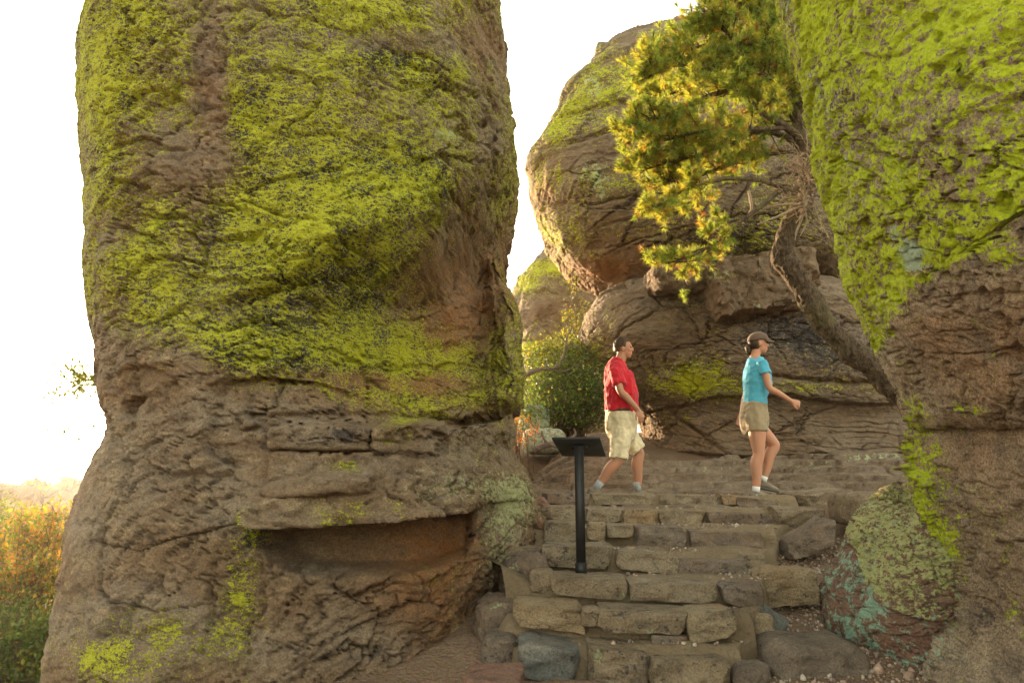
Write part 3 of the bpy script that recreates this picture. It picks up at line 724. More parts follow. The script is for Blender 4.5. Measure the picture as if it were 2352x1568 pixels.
# ------------------------------------------------------------------ ground
M['ground'] = None
def ground_mat():
    t = NT('gravel_soil'); co = t.coord()
    n1 = t.noise(co, 2.2, 4); n2 = t.noise(co, 38.0, 5, 0.7); n3 = t.noise(co, 160.0, 3, 0.7)
    v = t.n('ShaderNodeTexVoronoi', {'Vector': co, 'Scale': 55.0})
    col = t.mix(t.rng(n1, 0.35, 0.65), (0.19, 0.125, 0.078), (0.235, 0.17, 0.115))
    col = t.mix(t.rng(n2, 0.35, 0.7), col, (0.16, 0.10, 0.065))
    col = t.mix(t.math('MULTIPLY', t.rng(v.outputs['Distance'], 0.5, 0.1), 0.5), col, v.outputs['Color'], 'SOFT_LIGHT')
    h = t.math('ADD', t.math('MULTIPLY', v.outputs['Distance'], -0.6), n2)
    t.bsdf(col, 0.95, t.bump(h, 0.9, 0.02), 0.1)
    return t.m
M['ground'] = ground_mat()
ZT = [0.15, 0.28, 0.41, 0.53, 0.65, 0.77, 0.87]
YF = [3.95, 4.17, 4.45, 4.97, 5.50, 6.18, 6.66]
def ground_z(x, y):
    z = np.interp(y, [-3000, -60, -20, -8, -3, -1.0, 1.0, 3.0, 3.9, 4.5, 5.0, 5.6, 6.3, 7.2, 8.0, 10.0, 12.0, 14.0, 18.0, 26.0, 60.0, 200.0, 1000.0, 5000.0, 12000.0],
                  [9, 9, 6.5, 2.6, 0.3, -0.10, -0.12, -0.05, 0.0, 0.12, 0.26, 0.42, 0.60, 0.74, 0.84, 1.15, 1.62, 1.85, 1.2, -1.5, -9.0, -32.0, -110.0, -300.0, -700.0])
    z = np.where(y < 1.0, z * (0.12 + 0.88 * sstep(-2.0, 7.0, x)), z)  # unseen hillside behind the camera, added to cut low sky light; left stays open
    lf = sstep(-1.6, -4.0, x)
    z = z - lf * np.interp(y, [1, 3, 5, 7, 9, 12, 20, 60, 200], [0.0, 0.28, 0.8, 1.85, 2.75, 4.0, 4.6, 3.0, 0.0])
    z = z + 0.14 * sstep(2.1, 3.2, x) * sstep(3, 5, y) * sstep(9, 7, y)
    # the pit under the stair masonry
    st = sstep(-0.15, 0.1, x) * sstep(0.0, -0.2, x - np.interp(y, [3.95, 4.17, 4.45, 4.97, 5.5, 6.18, 6.66], [1.25, 1.40, 1.58, 1.79, 2.07, 2.45, 2.71])) * sstep(3.9, 4.15, y) * sstep(7.1, 6.9, y)
    z = z - 0.16 * st
    z = z - 0.35 * sstep(-0.3, 0.2, x) * sstep(6.6, 6.9, y) * sstep(10.6, 9.8, y) * sstep(6.6, 6.0, x)
    return z
u = np.linspace(-1, 1, 421)
gx = 0.7 * np.sinh(9.2 * u) + 0.6; gy = 0.7 * np.sinh(9.2 * u) + 4.6
X, Y = np.meshgrid(gx, gy, indexing='ij')
Z = ground_z(X, Y)
Pg = np.stack([X, Y, Z], -1)
near_w = np.exp(-((X - 1) ** 2 + (Y - 5) ** 2) / 220.0)
Z = Z + near_w * (0.05 * fbm(Pg, 0.9, 3, 3) + 0.012 * fbm(Pg, 6.0, 3, 9)) + (1 - near_w) * np.minimum(np.hypot(X, Y) * 0.012, 14) * fbm(Pg, 0.02, 4, 5) * sstep(15, 60, np.hypot(X, Y))
ground_hit = lambda x, y: float(ground_z(np.array([x]), np.array([y]))[0])
Pg[..., 2] = Z
Gf = grid_faces(421, 421, False)
o = mk('ground', Pg.reshape(-1, 3), Gf, M['ground'], origin=(0, 0, 0))
tag(o, 'gravelly reddish brown soil around the rocks and down to the valley', kind='structure')

# ---- bedrock floor behind the top step
def floor_base(x, y):
    z = np.interp(y, [6.5, 6.75, 7.0, 7.6, 8.4, 9.2, 10.2, 11.5], [0.70, 0.755, 0.76, 0.78, 0.90, 1.06, 1.28, 1.36])
    z = z + 0.10 * sstep(2.2, 4.5, x) + 0.42 * np.exp(-((x - 1.25) / 0.6) ** 2 - ((y - 9.7) / 0.75) ** 2)
    return z
fx = np.linspace(-0.5, 6.2, 420); fy = 6.45 + (11.4 - 6.45) * np.linspace(0, 1, 300) ** 1.15
X, Y = np.meshgrid(fx, fy, indexing='ij')
B = floor_base(X, Y); Pf = np.stack([X, Y, B], -1)
nn = B * 1.0 + 0.09 * fbm(Pf, (0.5, 1.2, 1), 3, 5) + 0.05 * fbm(Pf, (1.4, 3.4, 1), 4, 6) + 0.006 * pn(Pf, 14.0, 8)
def terr(v, st, wdt):
    k = np.floor(v / st); fr = v / st - k
    return st * (k + sstep(1 - wdt, 1.0, fr) + 0.12 * fr)
F1, F2, R = worley(np.stack([X + 0.1 * pn(Pf, 2.0, 3), Y * 1.8 + 0.1 * pn(Pf, 2.0, 4), 0 * X], -1), (1.3, 1.3, 1.0), 4)
nn = nn + 0.10 * (R[..., 3] - 0.5)
Z = 0.7 * terr(nn, 0.095, 0.07) + 0.3 * terr(nn + 0.03 * pn(Pf, (3, 7, 1), 3), 0.035, 0.12) - 0.03 * sstep(0.05, 0, F2 - F1)
keep_ = sstep(1.15, 0.6, np.hypot((X - 1.35) / 0.55, (Y - 7.95) / 0.35)) + sstep(1.15, 0.6, np.hypot((X - 2.6) / 0.45, (Y - 7.15) / 0.3))
Z = Z * (1 - np.clip(keep_, 0, 1)) + (floor_base(X, Y) - 0.005) * np.clip(keep_, 0, 1)
edge = sstep(-0.5, -0.2, X) * sstep(6.2, 5.8, X)
Z = Z - 0.5 * (1 - edge) + 0.006 * fbm(Pf, 18.0, 2, 11)
# walkers' footing and a trough close behind the top course
Z = Z - 0.5 * sstep(1.0, -0.2, X) * sstep(8.6, 9.6, Y)
Pf[..., 2] = Z
px, py = proj(Pf)
pt = np.zeros(Pf.shape[:2] + (4,))
pt[..., 0] = -0.1 + blobs(px, py, [(1900, 1062, 60, 12, 0.2)], 0)
pt[..., 1] = blobs(px, py, [(1980, 1050, 60, 10, 0.55), (1870, 1070, 70, 10, 0.4), (1630, 1080, 60, 14, 0.35), (2050, 1045, 40, 10, 0.5)], -0.1)
pt[..., 2] = 0.12; pt[..., 3] = 0.05
M['floor'] = rock_mat('bedrock_mat', (0.19, 0.135, 0.09), (0.245, 0.19, 0.135), (0.31, 0.24, 0.16), lsc=14.0, flat=(1, 1, 3.0))
o = mk('bedrock_floor', Pf.reshape(-1, 3), grid_faces(420, 300, False), M['floor'], attrs={'paint': pt.reshape(-1, 4)})
tag(o, 'flat layered bedrock floor under the two walkers', kind='structure')

# ------------------------------------------------------------------ stone steps
stairs = empty('stone_steps', (0.9, 3.95, 0.0))
tag(stairs, 'rough stone steps set in sandy mortar climbing between the rocks', 'steps')
def mortar_mat():
    t = NT('sandy_mortar'); co = t.coord()
    n1 = t.noise(co, 4.0, 4); n2 = t.noise(co, 45.0, 7, 0.8)
    col = t.mix(t.rng(n1, 0.35, 0.65), (0.32, 0.24, 0.145), (0.38, 0.29, 0.185))
    col = t.mix(t.rng(n2, 0.45, 0.75), col, (0.20, 0.14, 0.085))
    t.bsdf(col, 0.95, t.bump(n2, 1.0, 0.05), 0.1)
    return t.m
M['mortar'] = mortar_mat()
RL = [1185, 1165, 1225, 1235, 1235, 1230, 1228]; RR = [1660, 1690, 1722, 1728, 1752, 1782, 1800]
prof_rows = []                   # (x_left, x_right, y, z)
zprev = -0.05
for i in range(7):
    xl = at(RL[i], 1300, YF[i])[0]; xr = at(RR[i], 1300, YF[i])[0]
    # exact side limits on the tread
    q = lambda p_: float(atz(p_, 0, 0)[0]) if False else None
    dd = (YF[i]) / CP
    xl = (RL[i] - 1176) / F * YF[i] * 1.03; xr = (RR[i] - 1176) / F * YF[i] * 1.03
    if i: prof_rows.append((xl, xr, YF[i] + 0.045, zprev - 0.01))
    else: prof_rows.append((xl, xr, YF[i] + 0.03, -0.1))
    prof_rows.append((xl, xr, YF[i] + 0.06, ZT[i] - 0.045))
    prof_rows.append((xl, xr, YF[i] + 0.11, ZT[i] - 0.010))
    zprev = ZT[i]
prof_rows.append((prof_rows[-1][0], prof_rows[-1][1], 7.0, 0.85))
pr = np.array(prof_rows)
seg = np.concatenate([[0], np.cumsum(np.hypot(np.diff(pr[:, 2]), np.diff(pr[:, 3])))])
sv = np.linspace(0, seg[-1], 260)
cc = [np.interp(sv, seg, pr[:, k]) for k in range(4)]
uu = np.concatenate([[-0.25, -0.1], np.linspace(0, 1, 160), [1.006, 1.02]])
Pm = np.empty((len(sv), len(uu), 3))
ext = np.interp(cc[2], [3.9, 4.3, 5.0], [0.08, 0.3, 1.0])[:, None]
Pm[..., 0] = cc[0][:, None] + (cc[1] - cc[0])[:, None] * np.where(uu[None] < 0, uu[None] * ext, uu[None])
Pm[..., 1] = cc[2][:, None]; Pm[..., 2] = cc[3][:, None]
Pm[:, -1, 2] -= 0.35; Pm[:, -2, 2] -= 0.05; up_ = np.interp(cc[2], [4.1, 4.6], [-0.4, 0.10]); Pm[:, 0, 2] += up_; Pm[:, 1, 2] += 0.3 * up_
Pm[..., 1] -= 0.025 * fbm(Pm, 3.5, 3, 17); Pm[..., 2] += 0.016 * fbm(Pm, 3.0, 4, 18) + 0.006 * fbm(Pm, 20.0, 2, 19)
mk('mortar', Pm.reshape(-1, 3), grid_faces(len(sv), len(uu), False)[:, ::-1], M['mortar'], stairs)

def zc(v): return 1091 + np.asarray(v, float) * 0.5361
stone_seed = [10]
def face_stone(row, x0, t0, x1, t1, b0, b1, mat='stone', dep=0.30, fwd=0.0, topback=0.0, name='step_stone', lab=None, parent=None, lich=None, warm=0.1, rad=0.006, chips=12, amp=0.005, slant=0.0, Yabs=None):
    """front face corners on the stair picture grid: left top, right top, left/right bottom heights"""
    Yr = (YF[row] if Yabs is None else Yabs) - fwd
    x0, x1 = x0 - 4, x1 + 4
    A = at(zc(x0), zc(t0), Yr); Bq = at(zc(x1), zc(t1), Yr + slant); Cq = at(zc(x1) - 2, zc(b1), Yr + slant - 0.012); D = at(zc(x0) + 2, zc(b0), Yr - 0.012)
    D[2] -= 0.025; Cq[2] -= 0.025
    dv = np.array([0.02, dep, 0.0])
    up = np.array([0, 0, topback])
    C8 = [D, Cq, Cq + dv, D + dv, A, Bq, Bq + dv + up, A + dv + up]
    w = np.linalg.norm(Bq - A); hh = (A[2] - D[2] + Bq[2] - Cq[2]) / 2
    h = np.array([w / 2, dep / 2, max(hh, 0.02) / 2])
    stone_seed[0] += 1
    nx = int(np.clip(w / 0.016, 8, 44)); nz = int(np.clip(hh / 0.014, 5, 16)); ny = int(np.clip(dep / 0.02, 6, 18))
    p, Q = stone_verts(h, rad, stone_seed[0], (nx, ny, nz), chips, amp, (0.80, 0.985), 5)
    V = trilinear(p, h, C8)
    k = stone_seed[0]
    V = V + np.stack([0 * V[:, 0], -0.010 * terr(fbm(V, (4, 4, 9), 3, k * 1.3), 0.35, 0.15) / 0.35, 0 * V[:, 0]], -1)
    pt = np.zeros((len(V), 4)); pt[:, 0] = -0.25; pt[:, 1] = -0.1; pt[:, 2] = 0.22; pt[:, 3] = warm + 0.35 * fbm(V, 2.5, 2, k)
    if lich: pt[:, 1] = lich * 0.4
    o = mk(name, V, Q, M[mat], stairs if parent is None else parent, attrs={'paint': np.clip(pt, -0.3, 1)}, sharp=38)
    if lab: o['label'] = lab
    return o
S = face_stone
# course 1, at the bottom
S(0, 185, 712, 452, 758, 838, 888, 'stone_blue', 0.36, 0.05, 0.0, lab='blue-grey squared step stone')
S(0, 486, 738, 742, 772, 900, 905, 'stone', 0.34, 0.02, lich=0.25)
S(0, 735, 800, 1102, 790, 905, 905, 'stone', 0.30, 0.07, warm=0.3)
S(0, 22, 690, 182, 700, 832, 832, 'stone_dark', 0.32, -0.12, rad=0.07, chips=10, lab='dark rounded boulder at the end of the bottom step')
# course 2
S(1, 160, 548, 470, 572, 628, 668, 'stone_tan', 0.32, 0.02, warm=0.1)
S(1, 455, 572, 530, 572, 640, 640, 'stone', 0.14, 0.05, rad=0.03)
S(1, 522, 582, 928, 598, 652, 668, 'stone', 0.34, 0.04, lich=0.3)
S(1, 915, 596, 1120, 584, 705, 672, 'stone_tan', 0.30, 0.07, slant=0.03)
S(1, 758, 684, 918, 690, 714, 726, 'stone_dark', 0.14, 0.05)
# course 3
S(2, 326, 440, 662, 452, 494, 522, 'stone', 0.34, 0.02)
S(2, 666, 462, 1062, 470, 524, 538, 'stone', 0.30, 0.03)
S(2, 1056, 474, 1240, 470, 528, 566, 'stone_dark', 0.26, 0.05, chips=10)
S(2, 232, 408, 330, 420, 492, 490, 'stone', 0.3, -0.04, warm=0.3, rad=0.03)
# course 4
S(3, 290, 306, 592, 304, 372, 392, 'stone', 0.34, 0.02)
S(3, 608, 326, 888, 350, 386, 414, 'stone', 0.30, 0.02)
S(3, 872, 362, 1188, 362, 430, 446, 'stone_dark', 0.30, 0.03)
S(3, 1150, 338, 1252, 346, 384, 386, 'stone', 0.26, -0.02)
# course 5
S(4, 296, 204, 442, 204, 280, 292, 'stone', 0.30, 0.01)
S(4, 482, 206, 562, 206, 262, 288, 'stone_tan', 0.2, 0.02, rad=0.03)
S(4, 566, 214, 678, 212, 250, 252, 'stone', 0.24, 0.05)
S(4, 684, 222, 902, 224, 300, 322, 'stone_dark', 0.32, 0.02, chips=10)
S(4, 908, 240, 1240, 250, 312, 326, 'stone_dark', 0.30, 0.03)
# course 6
S(5, 282, 134, 432, 134, 184, 188, 'stone', 0.36, 0.0)
S(5, 468, 144, 642, 146, 186, 192, 'stone', 0.36, 0.0)
S(5, 638, 148, 792, 150, 200, 206, 'stone_tan', 0.36, 0.0, warm=0.4)
S(5, 792, 154, 992, 156, 204, 208, 'stone', 0.36, 0.01)
S(5, 990, 158, 1240, 164, 216, 244, 'stone_dark', 0.40, 0.04, chips=9)
S(5, 1236, 164, 1300, 172, 246, 250, 'stone_dark', 0.30, 0.03)
# course 7, the top
S(6, 284, 76, 502, 80, 112, 116, 'stone_dark', 0.45, 0.0)
S(6, 500, 80, 784, 82, 112, 120, 'stone', 0.45, 0.0)
S(6, 784, 84, 1072, 90, 126, 136, 'stone', 0.45, 0.01)
S(6, 1062, 86, 1140, 88, 114, 116, 'stone_tan', 0.40, 0.0, warm=0.5)
S(6, 1134, 92, 1302, 110, 140, 142, 'stone_dark', 0.40, 0.10, lab='dark flat step stone under the woman')

# ---- loose rocks beside the steps
def loose(name, x0, y0, x1, y1, Y, dep, mat, seed, lab, **kw):
    return boulder(name, zc(x0), zc(y0), zc(x1), zc(y1), Y, dep, M[mat], seed, lab, kw.pop('cat', 'rock'), **kw)
def free(name, x0, t0, x1, t1, b0, b1, Y, dep, mat, lab):
    e_ = np.array(at(zc((x0 + x1) / 2), zc(max(b0, b1)), Y)); ho = empty('h', e_)
    o = S(0, x0, t0, x1, t1, b0, b1, mat, dep, 0.0, 0.0, name, None, ho, Yabs=Y, amp=0.016, chips=12, rad=0.02)
    bpy.data.objects.remove(ho); o.location = e_; tag(o, lab, 'rock'); return o
loose('boulder', 1216, 690, 1632, 858, 4.18, 0.5, 'stone_dark', 61, 'smooth rounded grey-brown boulder on the gravel in the foreground', cat='boulder', rnd=0.95, chips=5, amp=0.012, n=(40, 30, 26))
free('rock_block', 1204, 402, 1478, 412, 552, 548, 4.72, 0.26, 'stone_tan', 'squarish tan rock set in the gravel beside the third step')
free('stone_slab', 1358, 296, 1545, 184, 356, 296, 5.35, 0.40, 'stone_dark', 'tilted dark slab leaning against the lichen boulder')
free('rock_block', 1282, 142, 1520, 150, 240, 206, 6.1, 0.50, 'stone', 'cracked flat-topped rock right of the sixth step')
free('stone_slab', 1388, 82, 1640, 60, 128, 142, 6.75, 0.70, 'stone', 'low flat rock on the landing right of the woman')
loose('rock_block', 1568, 74, 1800, 200, 5.7, 0.6, 'stone', 66, 'grey rock wedged behind the top of the lichen boulder', chips=8, rnd=0.6, n=(30, 24, 18))
loose('loose_stone', 1094, 800, 1244, 875, 4.0, 0.2, 'stone_dark', 67, 'small dark stone at the right end of the bottom step', cat='stone', chips=8)
loose('stone_flake', 1180, 560, 1306, 692, 4.45, 0.16, 'stone_blue', 68, 'thin curved grey flake standing in the gravel', cat='stone', chips=5, rnd=0.5, tiltx=-55, n=(24, 12, 14))
loose('loose_stone', 1128, 582, 1256, 656, 4.42, 0.22, 'stone_tan', 69, 'tan stone wedged behind the second step corner', cat='stone', chips=8)
loose('stone_slab', -40, 846, 196, 905, 3.62, 0.34, 'stone_red', 70, 'flat reddish slab in the ground at the foot of the pillar', cat='stone', chips=6, rnd=0.5)
loose('loose_stone', 1244, 248, 1312, 292, 5.75, 0.16, 'stone', 71, 'small rounded grey stone right of the fifth step', cat='stone', chips=4, rnd=0.9, n=(14, 12, 10))
loose('loose_stone', 862, 706, 956, 780, 4.12, 0.1, 'stone_tan', 72, 'small pointed stone chip standing on the bottom step', cat='stone', chips=9, n=(12, 10, 12))
loose('loose_stone', 960, 706, 1070, 752, 4.22, 0.12, 'stone', 73, 'flat stone chip on the right of the bottom step', cat='stone', chips=7, n=(14, 10, 8))
loose('loose_stone', 1050, 692, 1130, 728, 4.3, 0.12, 'stone_tan', 74, 'pale flat stone chip below the second step corner', cat='stone', chips=7, n=(14, 10, 8))
loose('loose_stone', 1155, 685, 1192, 735, 4.25, 0.07, 'stone_tan', 75, 'tiny pale stone chip above the dark stone in the gravel', cat='stone', chips=7, n=(10, 8, 8))
loose('rock_block', 1845, 46, 1912, 140, 5.2, 0.2, 'stone_red', 76, 'small reddish rock on top of the lichen boulder', chips=8, n=(16, 12, 14))
# rocks wedged under the pillar beside the steps
boulder('rock_block', 1185, 1185, 1256, 1290, 5.9, 0.5, M['stone_red'], 81, 'brown rock wedged between pillar and fifth step', chips=10, amp=0.03, paint=lambda X, Y, V: (-0.2, 0.45 * np.exp(-((X - 1210) / 30) ** 2 - ((Y - 1200) / 20) ** 2), 0.1, 0.3))
boulder('rock_block', 1190, 1140, 1262, 1190, 6.5, 0.5, M['stone_red'], 82, 'brown ledge rock between pillar and top step', chips=10, amp=0.03)
boulder('rock_block', 1150, 1268, 1262, 1400, 5.0, 0.6, M['stone_dark'], 86, 'rusty brown rock flank between pillar and third step', chips=12, amp=0.03, n=(34, 26, 30), paint=lambda X, Y, V: (-0.2, 0.25 * np.exp(-((X - 1170) / 30) ** 2), 0.15, 0.15))
boulder('rock_block', 1095, 1370, 1200, 1478, 4.55, 0.5, M['stone_dark'], 87, 'low brown rock at the pillar foot beside the second step', chips=12, amp=0.03, n=(30, 24, 26), paint=lambda X, Y, V: (-0.2, 0.1, 0.15, 0.15))
# slabs sandwiched between the two big boulders
boulder('wedged_slab', 1487, 622, 1606, 676, 10.3, 1.3, M['far_rock'], 83, 'small brown slab pinched under the balanced boulder', chips=9, amp=0.05, n=(40, 30, 20), rnd=0.5)
boulder('wedged_slab', 1606, 612, 1835, 712, 9.9, 1.6, M['far_rock'], 84, 'overhanging grey slab wedged beside the pine trunk', chips=12, amp=0.06, n=(60, 40, 30), rnd=0.35, tiltx=-8, paint=lambda X, Y, V: (0.25 * np.exp(-((X - 1650) / 50) ** 2 - ((Y - 630) / 16) ** 2), 0.45 * np.exp(-((X - 1640) / 40) ** 2 - ((Y - 632) / 14) ** 2), 0.2, 0.1))
boulder('capstone', 1368, 102, 1408, 124, 11.6, 0.3, M['far_rock'], 85, 'small flat stone perched on the left shoulder of the balanced boulder', chips=6, amp=0.02, n=(16, 12, 10), paint=lambda X, Y, V: (0.3, 0.2, 0, 0))

# ---- gravel
rs = np.random.RandomState(5)
ico = bmesh.new(); bmesh.ops.create_icosphere(ico, subdivisions=1, radius=1.0)
IV = np.array([v.co[:] for v in ico.verts]); IF = np.array([[v.index for v in f.verts] for f in ico.faces]); ico.free()
def gravel_mat():
    t = NT('gravel'); a = t.attr('col'); n = t.noise(t.coord(), 60.0, 4, 0.7)
    t.bsdf(t.mix(1.0, a.outputs['Color'], t.mix(t.rng(n, 0.3, 0.7), (0.7, 0.7, 0.7), (1.2, 1.2, 1.2)), 'MULTIPLY'), 0.9, t.bump(n, 0.5, 0.01), 0.2)
    return t.m
M['gravel'] = gravel_mat()
n = 9000
x = rs.uniform(0.6, 2.7, n); y = rs.uniform(3.5, 6.4, n)
X_, Y_ = proj(np.stack([x, y, ground_z(x, y)], -1))
right_edge = np.interp(y, YF, [(r - 1176) / F * yy * 1.03 for r, yy in zip(RR, YF)])
keep = (x > right_edge - 0.06) | (y < 3.9)
x, y = x[keep], y[keep]; n1_ = len(x)
ty = rs.uniform(4.0, 6.9, 1100); ti = np.clip(np.searchsorted(YF, ty) - 1, 0, 6)          # grit on the treads
ok = (ty - np.array(YF)[ti]) > 0.12
tl_ = np.array([(r - 1176) / F for r in RL])[ti] * ty * 1.03; tr_ = np.array([(r - 1176) / F for r in RR])[ti] * ty * 1.03
tx = tl_ + (tr_ - tl_) * rs.rand(1100)
x = np.concatenate([x, tx[ok]]); y = np.concatenate([y, ty[ok]]); tz = (np.array(ZT)[ti] - 0.008)[ok]; n = len(x)
r_ = 0.005 + 0.011 * rs.rand(n) ** 2.2 + 0.022 * (rs.rand(n) > 0.965) * rs.rand(n)
ga = rs.normal(size=(n, len(IV), 3)) * 0.16
GV = (IV[None] + ga) * r_[:, None, None] * rs.uniform(0.55, 1.2, (n, 1, 3))
zz = ground_z(x, y)
Pz = np.stack([x, y, zz], -1); zz = zz + (0.05 * fbm(Pz, 0.9, 3, 3) + 0.012 * fbm(Pz, 6.0, 3, 9)) + r_ * 0.25
zz[n1_:] = tz; r_[n1_:] *= 0.6
GV = GV + np.stack([x, y, zz], -1)[:, None]
pal = np.array([(0.34, 0.27, 0.20), (0.28, 0.19, 0.14), (0.40, 0.34, 0.27), (0.22, 0.17, 0.14), (0.36, 0.25, 0.18)])
gc = pal[rs.randint(0, 5, n)] * rs.uniform(0.8, 1.2, (n, 1))
o = mk('gravel', GV.reshape(-1, 3), (IF[None] + (np.arange(n) * len(IV))[:, None, None]).reshape(-1, 3), M['gravel'], origin=(1.5, 4.5, 0), smooth=False,
       attrs={'col': np.repeat(gc, len(IV), 0)})
tag(o, 'loose brown and pale gravel beside the stone steps', kind='stuff')
# ------------------------------------------------------------------ plants
def leaf_mat(name, trans=0.45):
    t = NT(name); a = t.attr('col')
    d = t.n('ShaderNodeBsdfPrincipled', {'Base Color': a.outputs['Color'], 'Roughness': 0.55, 'Specular IOR Level': 0.35})
    tr = t.n('ShaderNodeBsdfTranslucent', {'Color': t.mix(1.0, a.outputs['Color'], (1.25, 1.15, 0.6), 'MULTIPLY')})
    m = t.n('ShaderNodeMixShader', {0: trans, 1: d, 2: tr})
    t.t.links.new(m.outputs[0], t.out.inputs['Surface'])
    return t.m
M['leaf'] = leaf_mat('leaf'); M['needle'] = leaf_mat('needle', 0.5)
def bark_mat(name, c1, c2, c3, sc=30.0):
    t = NT(name); co = t.coord()
    n = t.noise(t.scale(co, (1, 1, 0.4)), sc, 6, 0.7, 0.6); b = t.noise(co, 3.0, 3)
    col = t.mix(t.rng(n, 0.35, 0.65), c1, c2); col = t.mix(t.math('MULTIPLY', t.rng(b, 0.45, 0.7), 0.6), col, c3)
    t.bsdf(col, 0.9, t.bump(n, 1.0, 0.05), 0.15)
    return t.m
M['bark'] = bark_mat('bark', (0.05, 0.033, 0.022), (0.15, 0.105, 0.065), (0.16, 0.14, 0.06))
M['twig'] = bark_mat('twig', (0.12, 0.08, 0.05), (0.22, 0.15, 0.09), (0.16, 0.11, 0.07))
M['deadwood'] = bark_mat('deadwood', (0.30, 0.21, 0.13), (0.42, 0.32, 0.21), (0.24, 0.17, 0.11))
M['greywood'] = bark_mat('greywood', (0.16, 0.12, 0.09), (0.26, 0.21, 0.17), (0.2, 0.15, 0.11))

def unit(v): return v / (np.linalg.norm(v, axis=-1, keepdims=True) + 1e-9)
def leaves(C, size, cols, rs, up=0.3, wid=0.5):
    n = len(C); d = unit(rs.normal(size=(n, 3)) + [0, 0, up]); e = unit(np.cross(d, rs.normal(size=(n, 3)))); nn = np.cross(d, e)
    s = size * rs.uniform(0.6, 1.25, (n, 1))
    V = np.stack([C, C + d * s * 0.5 + e * s * wid * 0.5 + nn * s * 0.08, C + d * s, C + d * s * 0.5 - e * s * wid * 0.5 + nn * s * 0.08], 1).reshape(-1, 3)
    i = (np.arange(n) * 4)[:, None]
    T = np.concatenate([i + [0, 1, 2], i + [0, 2, 3]], 0)
    return V, T, np.repeat(cols, 4, 0)
def tufts(C, D, ln, per, cols, rs, width=0.0035):
    n = len(C); C = np.repeat(C, per, 0); D = np.repeat(unit(D), per, 0); m = n * per
    back = rs.rand(m, 1) * 0.045
    d = unit(D * 0.75 + rs.normal(size=(m, 3)) * 0.55)
    e = unit(np.cross(d, rs.normal(size=(m, 3))))
    L = ln * rs.uniform(0.65, 1.15, (m, 1)); B = C - D * back
    V = np.stack([B - e * width * 0.5, B + e * width * 0.5, B + d * L], 1).reshape(-1, 3)
    T = np.arange(m * 3).reshape(m, 3)
    cc = np.repeat(cols, per, 0) * rs.uniform(0.75, 1.25, (m, 1))
    return V, T, np.repeat(cc, 3, 0)

# ---- the gnarled pine leaning out from behind the right rock
rs = np.random.RandomState(21)
pine = empty('pine_tree', at(2165, 1060, 6.1))
tag(pine, 'gnarled pine with a twisted trunk leaning left over the walkers', 'tree')
def w3(pts, Y0): return np.array([at(p[0], p[1], Y0 + (p[2] if len(p) > 2 else 0)) for p in pts])
tk = [(2180, 1100, -.3), (2120, 965, -.2), (2065, 900, -.1), (2010, 852, -.05), (1950, 800, 0), (1893, 742, 0), (1860, 690, 0), (1832, 640, 0), (1803, 600, 0), (1797, 568, 0), (1815, 520, 0), (1842, 480, 0.02), (1856, 440, .05),
      (1858, 400, .08), (1852, 350, .1), (1845, 300, .15), (1838, 210, .25), (1832, 110, .35), (1826, 20, .4), (1822, -60, .4)]
PYN = 7.4
tr_r = np.array([42, 38, 36, 34, 32, 32, 31, 30, 29, 28, 26, 24, 23, 22, 21, 19, 15, 12, 9, 6]) / F * PYN * 0.7
sp = spline(np.hstack([w3(tk, PYN), tr_r[:, None]]), 420)
def bark_disp(V, th):
    q = V * np.array([1, 1, 1.0])
    return 0.030 * fbm(q, 4.0, 3, 3) + 0.026 * (1 - np.abs(pn(q + 0.02 * pn(q, 9.0)[..., None], (20, 20, 8), 5))) + 0.008 * fbm(q, 40.0, 2, 6)
V, Q = tube(sp[:, :3], sp[:, 3], 72, True, bark=bark_disp)
b_ = MB(); b_.add(V, Q); b_.build('trunk', M['bark'], pine)
limbs = [
    [(1850, 325, .1), (1800, 292, .0), (1745, 262, -.1), (1700, 222, -.2), (1645, 212, -.25), (1590, 232, -.3), (1530, 262, -.35), (1470, 275, -.4), (1432, 290, -.4)],
    [(1852, 350, .1), (1800, 312, .2), (1735, 300, .2), (1670, 330, .1), (1590, 352, .0), (1500, 378, .0), (1430, 392, .0)],
    [(1856, 440, .05), (1790, 430, .0), (1710, 412, .0), (1620, 416, -.05), (1545, 440, -.1), (1485, 478, -.1)],
    [(1856, 430, .05), (1790, 440, -.2), (1740, 476, -.3), (1690, 508, -.35), (1620, 560, -.35), (1560, 590, -.4), (1500, 606, -.4)],
    [(1845, 300, .15), (1812, 222, .1), (1775, 150, .0), (1742, 85, -.05), (1715, 30, -.1), (1700, -30, -.1)],
    [(1838, 210, .25), (1790, 150, .2), (1705, 116, .1), (1620, 102, .0), (1545, 118, -.05), (1490, 128, -.1)],
    [(1775, 150, .0), (1690, 168, -.2), (1590, 158, -.3), (1510, 150, -.35), (1470, 175, -.4)],
    [(1832, 110, .35), (1800, 50, .3), (1776, 0, .25), (1750, -70, .2)],
    [(1800, 292, .0), (1705, 300, -.2), (1605, 302, -.3), (1510, 318, -.3), (1440, 320, -.3)],
    [(1850, 330, .1), (1800, 240, .3), (1730, 190, .4), (1640, 180, .4), (1550, 205, .35), (1480, 225, .3)],
    [(1826, 20, .4), (1790, -20, .3), (1700, -40, .2)],
    [(1850, 350, .1), (1790, 350, .3), (1700, 370, .4), (1600, 400, .4), (1520, 420, .3), (1450, 380, .3)],
    [(1842, 250, .2), (1800, 200, -.2), (1720, 150, -.35), (1650, 70, -.4), (1600, 50, -.4)],
    [(1838, 160, .3), (1800, 110, -.1), (1740, 60, -.2), (1690, 20, -.2), (1650, 0, -.2)]]
GREEN = np.array([(0.25, 0.31, 0.050), (0.31, 0.35, 0.055), (0.20, 0.27, 0.050), (0.40, 0.37, 0.060)])
